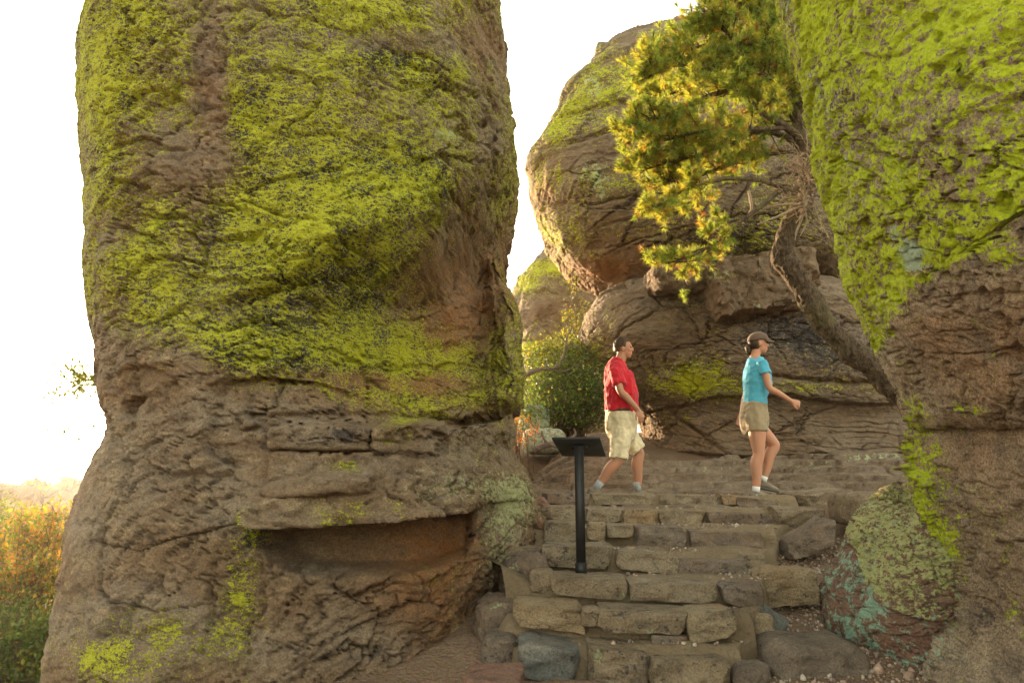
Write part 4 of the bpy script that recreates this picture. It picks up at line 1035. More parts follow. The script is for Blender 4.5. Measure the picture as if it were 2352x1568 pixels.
GOLD = np.array([(0.34, 0.20, 0.04), (0.34, 0.26, 0.05), (0.28, 0.13, 0.035)])
for li, lm in enumerate(limbs):
    p = w3([(1850 - (1850 - q[0]) * 0.93, q[1], q[2]) for q in lm], PYN); n0 = len(p)
    r0 = [0.050, 0.045, 0.04, 0.036, 0.045, 0.036, 0.03, 0.03, 0.03, 0.035, 0.02, 0.03, 0.03, 0.03][li]
    s_ = spline(p, 60); s_ += 0.02 * np.stack([fbm(s_, 3.0, 3, 7 * li + k) for k in range(3)], -1)
    L = MB(); V, Q = tube(s_, np.linspace(r0, 0.008, 60), 9); L.add(V, Q)
    T = MB(); tc = []; td = []; tcol = []
    tang = unit(np.gradient(s_, axis=0))
    nsub = 56 if li in (4, 5, 6, 7, 9, 12, 13) else 46
    if li == 3: nsub = 18
    if li == 2: nsub = 20
    for k in range(nsub):
        t0_ = 0.08 if li in (4, 5, 6, 7, 9, 12, 13) else 0.24
        t = t0_ + (1 - t0_) * (k + rs.rand()) / nsub
        if li == 3: t = 0.55 + 0.45 * (k + rs.rand()) / nsub
        if li == 2: t = 0.62 + 0.38 * (k + rs.rand()) / nsub
        j = min(int(t * 59), 59); base = s_[j]
        d = unit(tang[j] * 0.75 + rs.normal(size=3) * 0.62 + np.array([0.06, -0.06, 0.22]))
        ln = rs.uniform(0.18, 0.42) * (1.1 - 0.35 * t)
        m = 10; u_ = np.linspace(0, 1, m)[:, None]
        bend = rs.normal(size=3) * 0.10 + np.array([0, 0, 0.07])
        c = base + d * ln * u_ + bend * ln * u_ ** 2
        V, Q = tube(c, np.linspace(0.009, 0.003, m), 5); L.add(V, Q)
        for q in range(rs.randint(6, 10)):
            v = rs.uniform(0.3, 1.0) if q else 1.0; jj = min(int(v * (m - 1)), m - 1)
            dd = unit(d + rs.normal(size=3) * 0.75 + np.array([0, 0, 0.25])); l2 = rs.uniform(0.05, 0.15)
            e = c[jj] + dd * l2 * np.linspace(0, 1, 4)[:, None]
            V, Q = tube(e, np.linspace(0.0035, 0.002, 4), 3, False); L.add(V, Q)
            dry = 0.03 + (0.08 if li in (1, 2, 3, 8, 11) else 0.0)
            for f_ in (1.0, 0.55):
                if rs.rand() < 0.92:
                    tc.append(e[0] + (e[-1] - e[0]) * f_); td.append(dd)
                    cc = GOLD[rs.randint(3)] if rs.rand() < (dry if f_ == 1.0 else dry + 0.08) else GREEN[rs.randint(4)]
                    tcol.append(cc)
    br = L.build('branch', M['bark'], pine)
    V, T_, Cc = tufts(np.array(tc), np.array(td), 0.080, 34, np.array(tcol), rs, 0.0075)
    nb = mk('needles', V, T_, M['needle'], br, attrs={'col': Cc}, smooth=False); nb['kind'] = 'stuff'
# dead twigs tangled on the trunk
Dt = MB()
for k in range(95):
    y0 = rs.uniform(345, 500); a = at(rs.normal(1852, 10), y0, PYN - 0.12)
    d = unit(np.array([rs.normal(-0.55, 0.6), -0.35 + rs.normal(0, 0.4), rs.normal(-0.15, 0.6)])); ln = rs.uniform(0.12, 0.45)
    u_ = np.linspace(0, 1, 8)[:, None]
    c = a + d * ln * u_ + rs.normal(size=3) * 0.16 * ln * u_ ** 2 + 0.015 * rs.normal(size=(8, 3)) * u_
    V, Q = tube(c, np.linspace(0.007, 0.0025, 8), 4); Dt.add(V, Q)
    for q in range(3):
        j = rs.randint(3, 8); d2 = unit(d + rs.normal(size=3) * 0.8); c2 = c[j] + d2 * rs.uniform(0.04, 0.14) * np.linspace(0, 1, 4)[:, None]
        V, Q = tube(c2, np.linspace(0.0035, 0.002, 4), 3, False); Dt.add(V, Q)
for pts in ([(1850, 470, -.15), (1800, 470, -.2), (1760, 478, -.2), (1720, 500, -.2)], [(1835, 475, -.15), (1780, 500, -.25), (1740, 515, -.25)], [(1720, 440, -.1), (1726, 480, -.15), (1710, 500, -.15), (1706, 515, -.15)], [(1850, 455, -.2), (1842, 500, -.2), (1830, 530, -.2), (1826, 552, -.2)], [(1856, 450, -.2), (1848, 480, -.22), (1852, 510, -.22), (1836, 545, -.22)]):
    s_ = spline(w3(pts, PYN), 20); V, Q = tube(s_, np.linspace(0.02, 0.006, 20), 7, bark=lambda V, th: 0.006 * fbm(V, 18.0, 2, 3)); Dt.add(V, Q)
dt_ = Dt.build('dead_twigs', M['deadwood'], pine); dt_['label'] = 'bleached tangle of dead twigs on the trunk'

# ---- shrubs
def shrub(name, lab, cat, base, blobs_, n_clump, per, leaf, pal, seed, sig=0.09, group=None, stem_r=0.02, twigs=True, mat='leaf', wood='twig', wid=0.5):
    rs = np.random.RandomState(seed); base = np.array(base, float); base[2] = ground_hit(base[0], base[1]) - 0.03
    root = empty(name, base); tag(root, lab, cat, group)
    wts = np.array([b[1][0] * b[1][2] for b in blobs_]); wts = wts / wts.sum()
    St = MB(); C = []; Cl = []
    pal = np.array(pal)
    for k in range(n_clump):
        c, r, pm = blobs_[rs.choice(len(blobs_), p=wts)][:3]
        d = unit(rs.normal(size=3)); rad = rs.uniform(0.45, 1.0) ** 0.5
        tip = np.array(c) + d * np.array(r) * rad
        if k % 2 == 0 and twigs:
            mid = base + (tip - base) * 0.5 + rs.normal(size=3) * 0.12 * np.linalg.norm(tip - base) * 0.6
            b0 = base + rs.normal(size=3) * [0.15, 0.12, 0.0]
            s_ = spline([b0, b0 + (mid - b0) * 0.6 + [0, 0, 0.1], mid, tip], 12)
            V, Q = tube(s_, np.linspace(stem_r, 0.004, 12), 5, False); St.add(V, Q)
        for q in range(3):
            d2 = unit(rs.normal(size=3) + [0, 0, 0.4]); e = tip + d2 * sig * 1.6 * np.linspace(0, 1, 3)[:, None]
            V, Q = tube(e, [0.004, 0.003, 0.002], 3, False); St.add(V, Q)
        C.append(tip + rs.normal(size=(per, 3)) * sig * np.array([1.15, 1.15, 0.8]))
        cl = pal[rs.choice(len(pal), size=per, p=pm)] * rs.uniform(0.7, 1.3) * rs.uniform(0.75, 1.25, (per, 1))
        Cl.append(cl)
    St.build('stems', M[wood], root)
    V, T, Cc = leaves(np.vstack(C), leaf, np.vstack(Cl), rs, wid=wid)
    f = mk('foliage', V, T, M[mat], root, attrs={'col': Cc}, smooth=False); f['kind'] = 'stuff'
    return root
def bl(px, py, Y, rx, ry, rz, pm): return (at(px, py, Y), (rx, ry, rz), pm)
OAK = [(0.075, 0.125, 0.025), (0.115, 0.165, 0.028), (0.21, 0.21, 0.035), (0.34, 0.23, 0.04), (0.36, 0.16, 0.045)]
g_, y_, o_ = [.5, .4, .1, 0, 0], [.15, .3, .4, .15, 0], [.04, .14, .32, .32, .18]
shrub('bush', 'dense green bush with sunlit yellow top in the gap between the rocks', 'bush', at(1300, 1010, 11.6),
      [bl(1300, 900, 11.4, .75, .6, .55, g_), bl(1340, 850, 11.8, .55, .5, .45, g_), bl(1240, 850, 12.0, .5, .5, .40, [.3, .4, .25, .05, 0]), bl(1290, 815, 12.2, .5, .5, .25, y_), bl(1230, 930, 11.0, .4, .4, .3, g_), bl(1355, 930, 11.0, .45, .4, .35, g_)],  # top clump leaves coloured yellower for the sun on the bush
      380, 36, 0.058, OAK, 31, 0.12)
shrub('sapling', 'slender yellow-leaved sapling in front of the distant boulder', 'plant', at(1325, 860, 12.6),
      [bl(1318, 660, 12.6, .16, .16, .22, y_), bl(1325, 720, 12.6, .22, .2, .3, y_), bl(1350, 770, 12.6, .25, .2, .2, y_), bl(1310, 780, 12.6, .2, .2, .25, y_)], 46, 26, 0.045, OAK, 32, 0.07, stem_r=0.014)
shrub('small_shrub', 'small rust-orange shrub at the foot of the pillar', 'shrub', at(1205, 1045, 9.6), [bl(1200, 990, 9.6, .22, .2, .20, [.1, .15, .2, .35, .2]), bl(1180, 1000, 9.6, .15, .15, .18, [.1, .2, .2, .3, .2])], 40, 26, 0.032, [(0.10, 0.10, 0.04), (0.16, 0.15, 0.05), (0.26, 0.15, 0.05), (0.34, 0.13, 0.04), (0.40, 0.12, 0.03)], 33, 0.05, stem_r=0.006)
boulder('boulder', 1190, 930, 1262, 985, 11.2, 0.5, M['near'], 91, 'pale green boulder under the bush in the gap', 'boulder', n=(20, 16, 14), paint=lambda X, Y, V: (0.0, 0.62, 0.1, 0.0))
boulder('boulder', 1200, 985, 1300, 1035, 10.4, 0.6, M['near'], 92, 'low blue-green boulder behind the sign', 'boulder', n=(20, 16, 14), paint=lambda X, Y, V: (0.0, 0.5, 0.1, 0.0))
def wood(name, lab, cat, strands, mat='greywood', seg=9):
    root = MB()
    for pts, Y0, r0, r1 in strands:
        s_ = spline(w3(pts, Y0), 40); s_ += 0.02 * np.stack([fbm(s_, 3.0, 2, 5 + k) for k in range(3)], -1)
        V, Q = tube(s_, np.linspace(r0, r1, 40), seg, bark=lambda V, th: 0.25 * r0 * fbm(V, 9.0, 3, 4)); root.add(V, Q)
    o = root.build(name, M[mat]); tag(o, lab, cat); return o
wood('dead_branch', 'curved grey dead branch arching over the green bush', 'branch', [([(1205, 860), (1240, 850), (1275, 845), (1292, 820), (1300, 780), (1312, 755)], 10.9, .035, .012), ([(1262, 848), (1300, 850), (1330, 835)], 10.9, .02, .008), ([(1296, 800), (1310, 790), (1330, 800)], 10.9, .012, .006)])
wood('fallen_branch', 'weathered fallen branch lying behind the sign', 'branch', [([(1225, 1035), (1265, 1020), (1300, 1016), (1345, 1014)], 9.5, .05, .03), ([(1260, 1022), (1250, 1008), (1245, 990)], 9.5, .03, .015), ([(1300, 1016), (1320, 1000), (1318, 985)], 9.5, .025, .012), ([(1265, 1022), (1300, 1030), (1340, 1026)], 9.3, .02, .012)])

# ---- slope and far hills beyond the pillar's left side
shrub('bush', 'orange and yellow leaved bush on the slope left of the pillar', 'bush', at(70, 1500, 9.2),
      [bl(90, 1215, 9.4, .42, .4, .28, o_), bl(40, 1300, 9.2, .5, .4, .4, [.05, .15, .35, .3, .15]), bl(110, 1290, 9.6, .35, .3, .4, o_), bl(20, 1380, 9.0, .45, .4, .3, [.1, .3, .4, .15, .05])], 200, 26, 0.072, OAK, 41, 0.12, stem_r=0.018)
shrub('bush', 'low dark green bush below the orange one at the lower left edge', 'bush', at(40, 1640, 8.2),
      [bl(60, 1440, 8.6, .45, .4, .35, [.5, .3, .2, 0, 0]), bl(10, 1500, 8.2, .5, .4, .4, [.55, .3, .1, .05, 0]), bl(80, 1540, 8.2, .4, .4, .35, [.6, .3, .1, 0, 0])], 200, 28, 0.062, OAK, 42, 0.11)
shrub('bush', 'grey-green bush on the hazy slope at the left edge', 'bush', at(20, 1330, 16.0), [bl(20, 1215, 16.0, .7, .5, .5, [.2, .4, .4, 0, 0]), bl(70, 1240, 15, .5, .4, .4, [.3, .4, .3, 0, 0]), bl(-20, 1190, 17.0, .6, .5, .5, [.2, .4, .4, 0, 0])], 150, 30, 0.07, OAK, 43, 0.16)
M['hill'] = rock_mat('hill_rock_mat', (0.26, 0.18, 0.125), (0.30, 0.22, 0.16), (0.16, 0.17, 0.07), lsc=0.8, flat=(0.12, 0.12, 0.4))
def hill(name, lab, prof, Y, b, off):
    P = loft([(*p, Y, b) for p in prof], 150, 160, 2.2, 0.8)
    o = build_rock(name, P, M['hill'], dict(lump=0.7, f1=0.35, a1=0.9, f2=1.1, a2=0.3, plate=0.25, crack=0.0, fine=0.15, tilt=(0, 0), off=off), None, lambda px, py, P, N: (0.15 + 0.2 * fbm(P, 0.12, 3, 4), -0.2, 0.0, 0.1))
    tag(o, lab, kind='structure'); return o
hill('hill', 'far layered rock hill left of the pillar', [(1118, 120, 170), (1128, 100, 230), (1150, 88, 300), (1190, 70, 340), (1250, 48, 380), (1330, 20, 420)], 70.0, 9.0, 3.0)
hill('hill', 'far rounded hill at the left edge', [(1136, -60, 10), (1150, -100, 30), (1180, -140, 45), (1230, -200, 60), (1330, -260, 90)], 90.0, 9.0, 9.0)
boulder('hoodoo', 142, 1092, 164, 1124, 69.0, 1.0, M['hill'], 95, 'tiny hoodoo rock standing on the far hill', 'rock', chips=8, amp=0.05, n=(16, 12, 16), rnd=0.5)
# bare tree on the slope
rs = np.random.RandomState(77)
bt = MB(); b0 = at(95, 1300, 26.0); b0[2] = min(b0[2], ground_hit(b0[0], b0[1]) - 0.1); top = at(100, 1130, 26.0)
s_ = spline([b0, b0 + (top - b0) * 0.4 + [0.15, 0, 0], top], 24); V, Q = tube(s_, np.linspace(.10, .02, 24), 6); bt.add(V, Q)
for k in range(26):
    t = rs.uniform(0.25, 1.0); a = s_[int(t * 23)]; d = unit(np.array([rs.choice([-1, 1]) * rs.uniform(.5, 1), rs.normal(0, .5), rs.uniform(.1, 1.0)])); ln = rs.uniform(.3, 1.1) * (1.2 - t * 0.7)
    c = a + d * ln * np.linspace(0, 1, 6)[:, None] + [0, 0, 0.2] * np.linspace(0, 1, 6)[:, None] ** 2
    V, Q = tube(c, np.linspace(.03, .01, 6), 4, False); bt.add(V, Q)
o = bt.build('bare_tree', M['greywood']); tag(o, 'leafless thin tree on the hazy slope below the far hill', 'tree')
# a second pine behind the pillar, one bough showing on the left
p2 = at(330, 1330, 11.0); p2[2] = ground_hit(p2[0], p2[1]) - 0.1
pine2 = empty('pine_tree', p2); tag(pine2, 'pine mostly hidden behind the pillar with one bough showing against the sky', 'tree')
s_ = spline(np.vstack([p2, w3([(330, 1300), (325, 1150), (335, 1000), (330, 860), (335, 700)], 11.0)]), 40); t_ = MB(); V, Q = tube(s_, np.linspace(.14, .05, 40), 12); t_.add(V, Q); t_.build('trunk', M['bark'], pine2)
for pts in ([(330, 900), (270, 890), (215, 885), (175, 884), (135, 900)], [(330, 890), (260, 880), (205, 865), (160, 850)], [(330, 1000), (250, 990), (190, 985), (120, 998)]):
    s_ = spline(w3(pts, 11.0), 30); L = MB(); V, Q = tube(s_, np.linspace(.022, .005, 30), 6); L.add(V, Q)
    tc, td, tl_ = [], [], []
    for k in range(60 if pts[0][1] < 950 else 8):
        j = rs.randint(12, 30); d = unit(np.array([-0.5, 0, 0.1]) + rs.normal(size=3) * 0.7); e = s_[j] + d * rs.uniform(.08, .28) * np.linspace(0, 1, 4)[:, None]
        V, Q = tube(e, [.005, .004, .003, .002], 3, False); L.add(V, Q); tc.append(e[-1]); td.append(d); tl_.append(GREEN[rs.randint(4)])
    br = L.build('branch', M['bark'], pine2)
    V, T_, Cc = tufts(np.array(tc), np.array(td), 0.085, 40, np.array(tl_), rs, 0.012); nb = mk('needles', V, T_, M['needle'], br, attrs={'col': Cc}, smooth=False); nb['kind'] = 'stuff'

# ------------------------------------------------------------------ wayside sign seen from behind
def metal(name, c, r=0.5):
    t = NT(name); n = t.noise(t.coord(), 18.0, 4); t.bsdf(t.mix(t.rng(n, 0.35, 0.7), c, tuple(1.5 * k + 0.003 for k in c)), r, t.bump(t.noise(t.coord(), 220.0, 2), 0.15, 0.002), 0.4); return t.m
M['black'] = metal('black_metal', (0.012, 0.011, 0.010))
M['panel'] = metal('sign_face', (0.10, 0.085, 0.06), 0.4)
SB = at(1335, 1308, 4.72); SB[2] = 0.415
sign = empty('trail_sign', SB); tag(sign, 'black metal trail sign on a post at the side of the steps', 'sign')
def boxm(mb, c, h, rot=0.0, bev=0.004):
    V, Q = cube_grid(1, 1, 1); bm = bmesh.new()
    for v in V * np.asarray(h): bm.verts.new(v)
    bm.verts.ensure_lookup_table()
    for q in Q: bm.faces.new([bm.verts[i] for i in q])
    bmesh.ops.bevel(bm, geom=bm.edges[:], offset=bev, segments=2, affect='EDGES')
    bm.verts.index_update(); R = np.array(Matrix.Rotation(rot, 3, 'Z'))
    VV = np.array([v.co[:] for v in bm.verts]) @ R.T + c
    bmesh.ops.triangulate(bm, faces=bm.faces[:]); bm.verts.index_update()
    FF = [[v.index for v in f.verts] for f in bm.faces]
    mb.add(VV, np.array(FF)); bm.free()
yaw = math.radians(-9)
tp = at(1332, 1030, 4.72)[2]
m_ = MB(); boxm(m_, SB + [0, 0, (tp - SB[2]) / 2 + 0.02], (0.031, 0.031, (tp - SB[2]) / 2), yaw); m_.build('post', M['black'], sign, smooth=False)
m_ = MB(); boxm(m_, SB + [0, 0, 0.045], (0.037, 0.037, 0.045), yaw); m_.build('sleeve', M['black'], sign, smooth=False)
m_ = MB(); boxm(m_, SB + [0, 0, 0.006], (0.085, 0.075, 0.006), yaw, 0.002); bp = m_.build('base_plate', M['black'], sign, smooth=False)
for sx in (-1, 1):
    for sy in (-1, 1):
        V, Q = tube([SB + [sx * 0.066, sy * 0.056, 0.008], SB + [sx * 0.066, sy * 0.056, 0.022]], 0.009, 6); m_ = MB(); m_.add(V, Q); m_.build('bolt', M['black'], bp, smooth=False)
c0, c1, c2, c3 = at(1268, 1009, 4.60), at(1378, 1008, 4.66), at(1392, 1048, 4.98), at(1291, 1047, 4.92)
nrm = unit(np.cross(c1 - c0, c3 - c0)); nrm = nrm if nrm[2] > 0 else -nrm
V = np.array([c0, c1, c2, c3] + [c + nrm * 0.016 for c in (c0, c1, c2, c3)])
bq = [[0, 1, 2, 3], [7, 6, 5, 4], [0, 4, 5, 1], [1, 5, 6, 2], [2, 6, 7, 3], [3, 7, 4, 0]]
pan = mk('panel', V, bq, M['black'], sign, smooth=False)
ins = lambda f: [np.mean([c0, c1, c2, c3], 0) + (c - np.mean([c0, c1, c2, c3], 0)) * f + nrm * 0.0185 for c in (c0, c1, c2, c3)]
mk('sign_face', np.array(ins(0.94)), [[0, 1, 2, 3]], M['panel'], pan, smooth=False)
ctr = np.mean([c0, c1, c2, c3], 0)
m_ = MB(); V2 = [ctr + (c - ctr) * 0.35 - nrm * 0.003 for c in (c0, c1, c2, c3)]; V2 = np.array(V2 + [v - nrm * 0.010 for v in V2]); m_.add(V2, bq); m_.build('bracket', M['black'], sign, smooth=False)
# ------------------------------------------------------------------ people
def cloth_mat(name, c, var=0.12, rough=0.9):
    t = NT(name); co = t.coord(); n = t.noise(co, 9.0, 3); w = t.noise(co, 260.0, 2)
    col = t.mix(t.rng(n, 0.3, 0.7), tuple(k * (1 - var) for k in c), tuple(min(k * (1 + var), 0.9) for k in c))
    h = t.math('ADD', t.math('MULTIPLY', n, 0.6), t.math('MULTIPLY', w, 0.04))
    b = t.bsdf(col, rough, t.bump(h, 0.35, 0.02), 0.2)
    b.inputs['Sheen Weight'].default_value = 0.15
    return t.m
def skin_mat(name, c):
    t = NT(name); n = t.noise(t.coord(), 14.0, 3)
    t.bsdf(t.mix(t.rng(n, 0.35, 0.65), c, (c[0] * 1.12, c[1] * 0.95, c[2] * 0.9)), 0.55, t.bump(t.noise(t.coord(), 120.0, 3), 0.15, 0.003), 0.35, **{'Subsurface Weight': 0.12, 'Subsurface Radius': (0.02, 0.008, 0.004)})
    return t.m
M['skin'] = skin_mat('skin', (0.40, 0.205, 0.125)); M['skin2'] = skin_mat('skin_light', (0.44, 0.235, 0.15))
M['red'] = cloth_mat('red_cotton', (0.50, 0.018, 0.030)); M['khaki'] = cloth_mat('khaki_cotton', (0.66, 0.56, 0.37)); M['blue'] = cloth_mat('blue_cotton', (0.085, 0.37, 0.52))
M['tan'] = cloth_mat('tan_cotton', (0.29, 0.225, 0.14)); M['cap'] = cloth_mat('brown_cotton', (0.13, 0.082, 0.055)); M['belt'] = cloth_mat('brown_leather', (0.05, 0.028, 0.018), rough=0.5)
M['sock'] = cloth_mat('grey_wool', (0.34, 0.36, 0.37)); M['sock_white'] = cloth_mat('white_wool', (0.7, 0.7, 0.68)); M['shoe'] = cloth_mat('shoe_suede', (0.20, 0.165, 0.12)); M['hair'] = cloth_mat('brown_hair', (0.060, 0.036, 0.020), 0.5, 0.6)
M['hair'].node_tree.nodes['Principled BSDF'].inputs['Sheen Weight'].default_value = 0.0
M['eye'] = cloth_mat('dark_eye', (0.03, 0.02, 0.015), rough=0.2); M['sole'] = cloth_mat('rubber_sole', (0.10, 0.09, 0.08))

def fuse(name, mb, mat, parent, voxel=0.007, it=4, wrinkle=0.0, seed=0, keep=None):
    V = np.vstack(mb.V); Q = np.vstack(mb.Q)
    me = bpy.data.meshes.new('tmp'); me.from_pydata(V.tolist(), [], [list(dict.fromkeys(q)) for q in Q.tolist()]); me.update()
    o = bpy.data.objects.new('tmp', me); COL.objects.link(o)
    r = o.modifiers.new('r', 'REMESH'); r.mode = 'VOXEL'; r.voxel_size = voxel
    s = o.modifiers.new('s', 'SMOOTH'); s.iterations = it; s.factor = 0.5
    ev = o.evaluated_get(bpy.context.evaluated_depsgraph_get()); em = ev.to_mesh()
    n = len(em.vertices); VV = np.empty(n * 3, np.float32); em.vertices.foreach_get('co', VV); VV = VV.reshape(-1, 3)
    NN = np.empty(n * 3, np.float32); em.vertices.foreach_get('normal', NN); NN = NN.reshape(-1, 3)
    FF = [tuple(p.vertices) for p in em.polygons]
    ev.to_mesh_clear(); bpy.data.objects.remove(o); bpy.data.meshes.remove(me)
    if wrinkle:
        VV = VV + NN * (wrinkle * (fbm(VV, (9, 9, 5), 3, seed) + 0.6 * (1 - np.abs(pn(VV, (11, 11, 16), seed + 3))) - 0.4))[:, None]
    return mk(name, VV, FF if len(set(map(len, FF))) > 1 else np.array(FF), mat, parent)
def ellipsoid(c, r, R=None, seg=20, rings=14):
    th = np.linspace(0, math.pi, rings); p = np.cos(th)[:, None] * np.array([0, 0, 1.0])
    s = spline(p, rings)
    V = np.array([[math.sin(a) * math.cos(b), math.sin(a) * math.sin(b), math.cos(a)] for a in th[1:-1] for b in np.linspace(0, 2 * math.pi, seg, endpoint=False)])
    n = rings - 2; i = np.arange(n * seg).reshape(n, seg)
    Q = np.stack([i[:-1], i[1:], np.roll(i[1:], -1, 1), np.roll(i[:-1], -1, 1)], -1).reshape(-1, 4)
    V = np.vstack([V, [0, 0, 1], [0, 0, -1]]); t0, t1 = n * seg, n * seg + 1
    Q = np.vstack([Q, np.stack([i[0], np.roll(i[0], -1), np.full(seg, t0), np.full(seg, t0)], -1), np.stack([np.roll(i[-1], -1), i[-1], np.full(seg, t1), np.full(seg, t1)], -1)])
    V = V * np.asarray(r)
    if R is not None: V = V @ np.asarray(R).T
    return V + np.asarray(c), Q

class Person:
    def __init__(s, Y0, yaw, base, lab):
        s.Y = Y0; s.f = np.array([math.cos(yaw), math.sin(yaw), 0]); s.l = np.array([-math.sin(yaw), math.cos(yaw), 0])  # forward, left
        s.root = empty('person', base); tag(s.root, lab, 'person')
    def p(s, px, py, lat=0.0, fw=0.0): return at(px, py, s.Y) + s.l * lat * np.array([0, 1, 0]) + s.f * fw    # lat moves in depth only
    def rings(s, mb, rows, grow=0.0, seg=22, n=40):
        r = np.array([[*s.p(a, b), x + grow, y + grow] for a, b, x, y in rows]); sp = spline(r, n)
        V, Q = tube(sp[:, :3], sp[:, 3], seg, ell=(sp[:, 3], sp[:, 4]), ref=s.f); mb.add(V, Q)
    def limb(s, mb, pts, rad, grow=0.0, seg=14, n=26):
        r = np.hstack([np.array(pts), (np.array(rad) + grow)[:, None]]); sp = spline(r, n)
        V, Q = tube(sp[:, :3], sp[:, 3], seg, ref=s.f); mb.add(V, Q)
    def hand(s, mb, wrist, dirn, palmn, curl=0.5, k=1.0):
        d = unit(np.asarray(dirn, float)); pn_ = unit(np.asarray(palmn, float) - d * np.dot(palmn, d)); sd = np.cross(d, pn_)   # pn_: palm faces this way
        sp = np.array([wrist, wrist + d * 0.03 * k, wrist + d * 0.065 * k, wrist + d * 0.095 * k])
        V, Q = tube(sp, 0.03, 12, ell=(np.array([.027, .036, .042, .038]) * k, np.array([.02, .017, .016, .013]) * k), ref=pn_); mb.add(V, Q)
        for j, (off, ln) in enumerate(((-.030, .070), (-.010, .080), (.010, .074), (.029, .060))):
            b0 = wrist + d * 0.085 * k + sd * off * k; a = curl; q = [b0]
            for sg in (0.42, 0.33, 0.25):
                dd = d * math.cos(a) + pn_ * math.sin(a); q.append(q[-1] + dd * ln * sg * k); a += curl
            V, Q = tube(np.array(q), np.array([.0095, .009, .0085, .007]) * k, 8); mb.add(V, Q)
        t0 = wrist + d * 0.03 * k - sd * 0.032 * k; q = [t0, t0 - sd * 0.022 * k + d * 0.025 * k + pn_ * 0.008, t0 - sd * 0.024 * k + d * 0.05 * k + pn_ * 0.02, t0 - sd * 0.016 * k + d * 0.068 * k + pn_ * 0.03]
        V, Q = tube(np.array(q), np.array([.013, .0115, .010, .008]) * k, 8); mb.add(V, Q)
    def head(s, mb, c, face, k=1.0, tilt=0.0):
        f = unit(np.asarray(face, float)); u = np.array([0, 0, 1.0]); l = np.cross(u, f)
        R = np.stack([f, l, u], 1); s.hR = R; s.hc = c; s.hk = k
        E = lambda off, r: mb.add(*ellipsoid(c + R @ (np.array(off) * k), np.array(r) * k, R))
        E((-.008, 0, .018), (.098, .077, .095)); E((.022, 0, -.045), (.066, .058, .068)); E((.045, 0, -.088), (.034, .036, .026))
        E((.070, 0, .028), (.022, .052, .016)); E((.088, 0, -.012), (.022, .014, .028)); E((.094, 0, -.024), (.016, .018, .013))
        E((.080, 0, -.060), (.014, .026, .008)); E((.078, 0, -.072), (.013, .023, .008)); E((.06, .036, -.022), (.024, .022, .022)); E((.06, -.036, -.022), (.024, .022, .022))
        for sg in (-1, 1): E((-.010, sg * .077, -.012), (.018, .010, .032))
    def eyes(s, body):
        for sg in (-1, 1):
            m = MB(); m.add(*ellipsoid(s.hc + s.hR @ (np.array([.081, sg * .032, .006]) * s.hk), np.array([.010, .013, .008]) * s.hk, s.hR, 10, 8)); m.build('eye', M['eye'], body)
    def shoe(s, ank, toe_dir, k=1.0, pitch=0.0, mat='shoe'):
        d = unit(np.asarray(toe_dir, float)); up = np.array([0, 0, 1.0]); up = unit(up - d * np.dot(up, d))
        b = ank - up * 0.075 * k
        m = MB(); sp = spline(np.array([[*(b - d * .07 * k), .018, .018], [*(b - d * .05 * k + up * .012), .036, .034], [*(b + d * .02 * k + up * .02), .040, .044], [*(b + d * .09 * k + up * .008), .046, .034], [*(b + d * .15 * k), .042, .026], [*(b + d * .185 * k - up * .004), .018, .014]]), 26)
        V, Q = tube(sp[:, :3], sp[:, 3], 16, ell=(sp[:, 3] * k, sp[:, 4] * k), ref=up); V = V.copy(); m.add(V, Q)
        V, Q = tube(np.array([b + up * .02, b + up * .06 * k]), [.042 * k, .040 * k], 14); m.add(V, Q)
        o = fuse('shoe', m, M[mat], s.root, 0.006, 3)
        m = MB(); lo = spline(np.array([[*(b - d * .072 * k - up * .022), .028], [*(b + d * .0 * k - up * .022), .042], [*(b + d * .1 * k - up * .022), .050], [*(b + d * .19 * k - up * .016), .028]]), 14)
        V, Q = tube(lo[:, :3], lo[:, 3], 14, ell=(lo[:, 3] * k, np.full(14, 0.013)), ref=up); m.add(V, Q); m.build('sole', M['sole'], o)

# ---- man in red
Y0 = 8.0; zf = 0.765
man = Person(Y0, math.radians(8), at(1432, 1130, Y0) * [1, 1, 0] + [0, 0, zf], 'walking man in red t-shirt and khaki shorts on the landing')
m = MB()
T_ = [(1428, 1004, .13, .10), (1427, 975, .18, .145), (1425, 948, .172, .145), (1427, 918, .178, .160), (1424, 885, .192, .140), (1419, 858, .190, .115), (1418, 842, .125, .085), (1422, 832, .066, .066), (1428, 818, .060, .062), (1431, 806, .058, .060)]
man.rings(m, T_)
man.head(m, man.p(1433, 800), man.f * 1.0 + np.array([0.1, -0.38, -0.02]), 1.04)
hipN, kneeN, ankN = man.p(1424, 985, -.09), man.p(1417, 1056, -.12), man.p(1368, 1116, -.11)
hipF, kneeF, ankF = man.p(1434, 985, .09), man.p(1472, 1038, .12), man.p(1469, 1122, .12)
ankF[2] = max(ankF[2], zf + 0.085); ankN[2] = zf + 0.15
def leg(P, mb, h, kn, an, k=1.0, grow=0.0):
    calf = kn + (an - kn) * 0.32 - P.f * 0.018
    P.limb(mb, [h, h + (kn - h) * 0.4, kn - (kn - h) * 0.08, kn + (an - kn) * 0.06, calf, kn + (an - kn) * 0.72, an, an - np.array([0, 0, 0.03])], np.array([.100, .094, .068, .064, .067, .049, .040, .038]) * k)
leg(man, m, hipN, kneeN, ankN); leg(man, m, hipF, kneeF, ankF)
shN, elN, wrN = man.p(1408, 853, -.20), man.p(1417, 903, -.27), man.p(1457, 945, -.25)
shF, elF, wrF = man.p(1428, 853, .20), man.p(1412, 905, .25), man.p(1402, 948, .20)
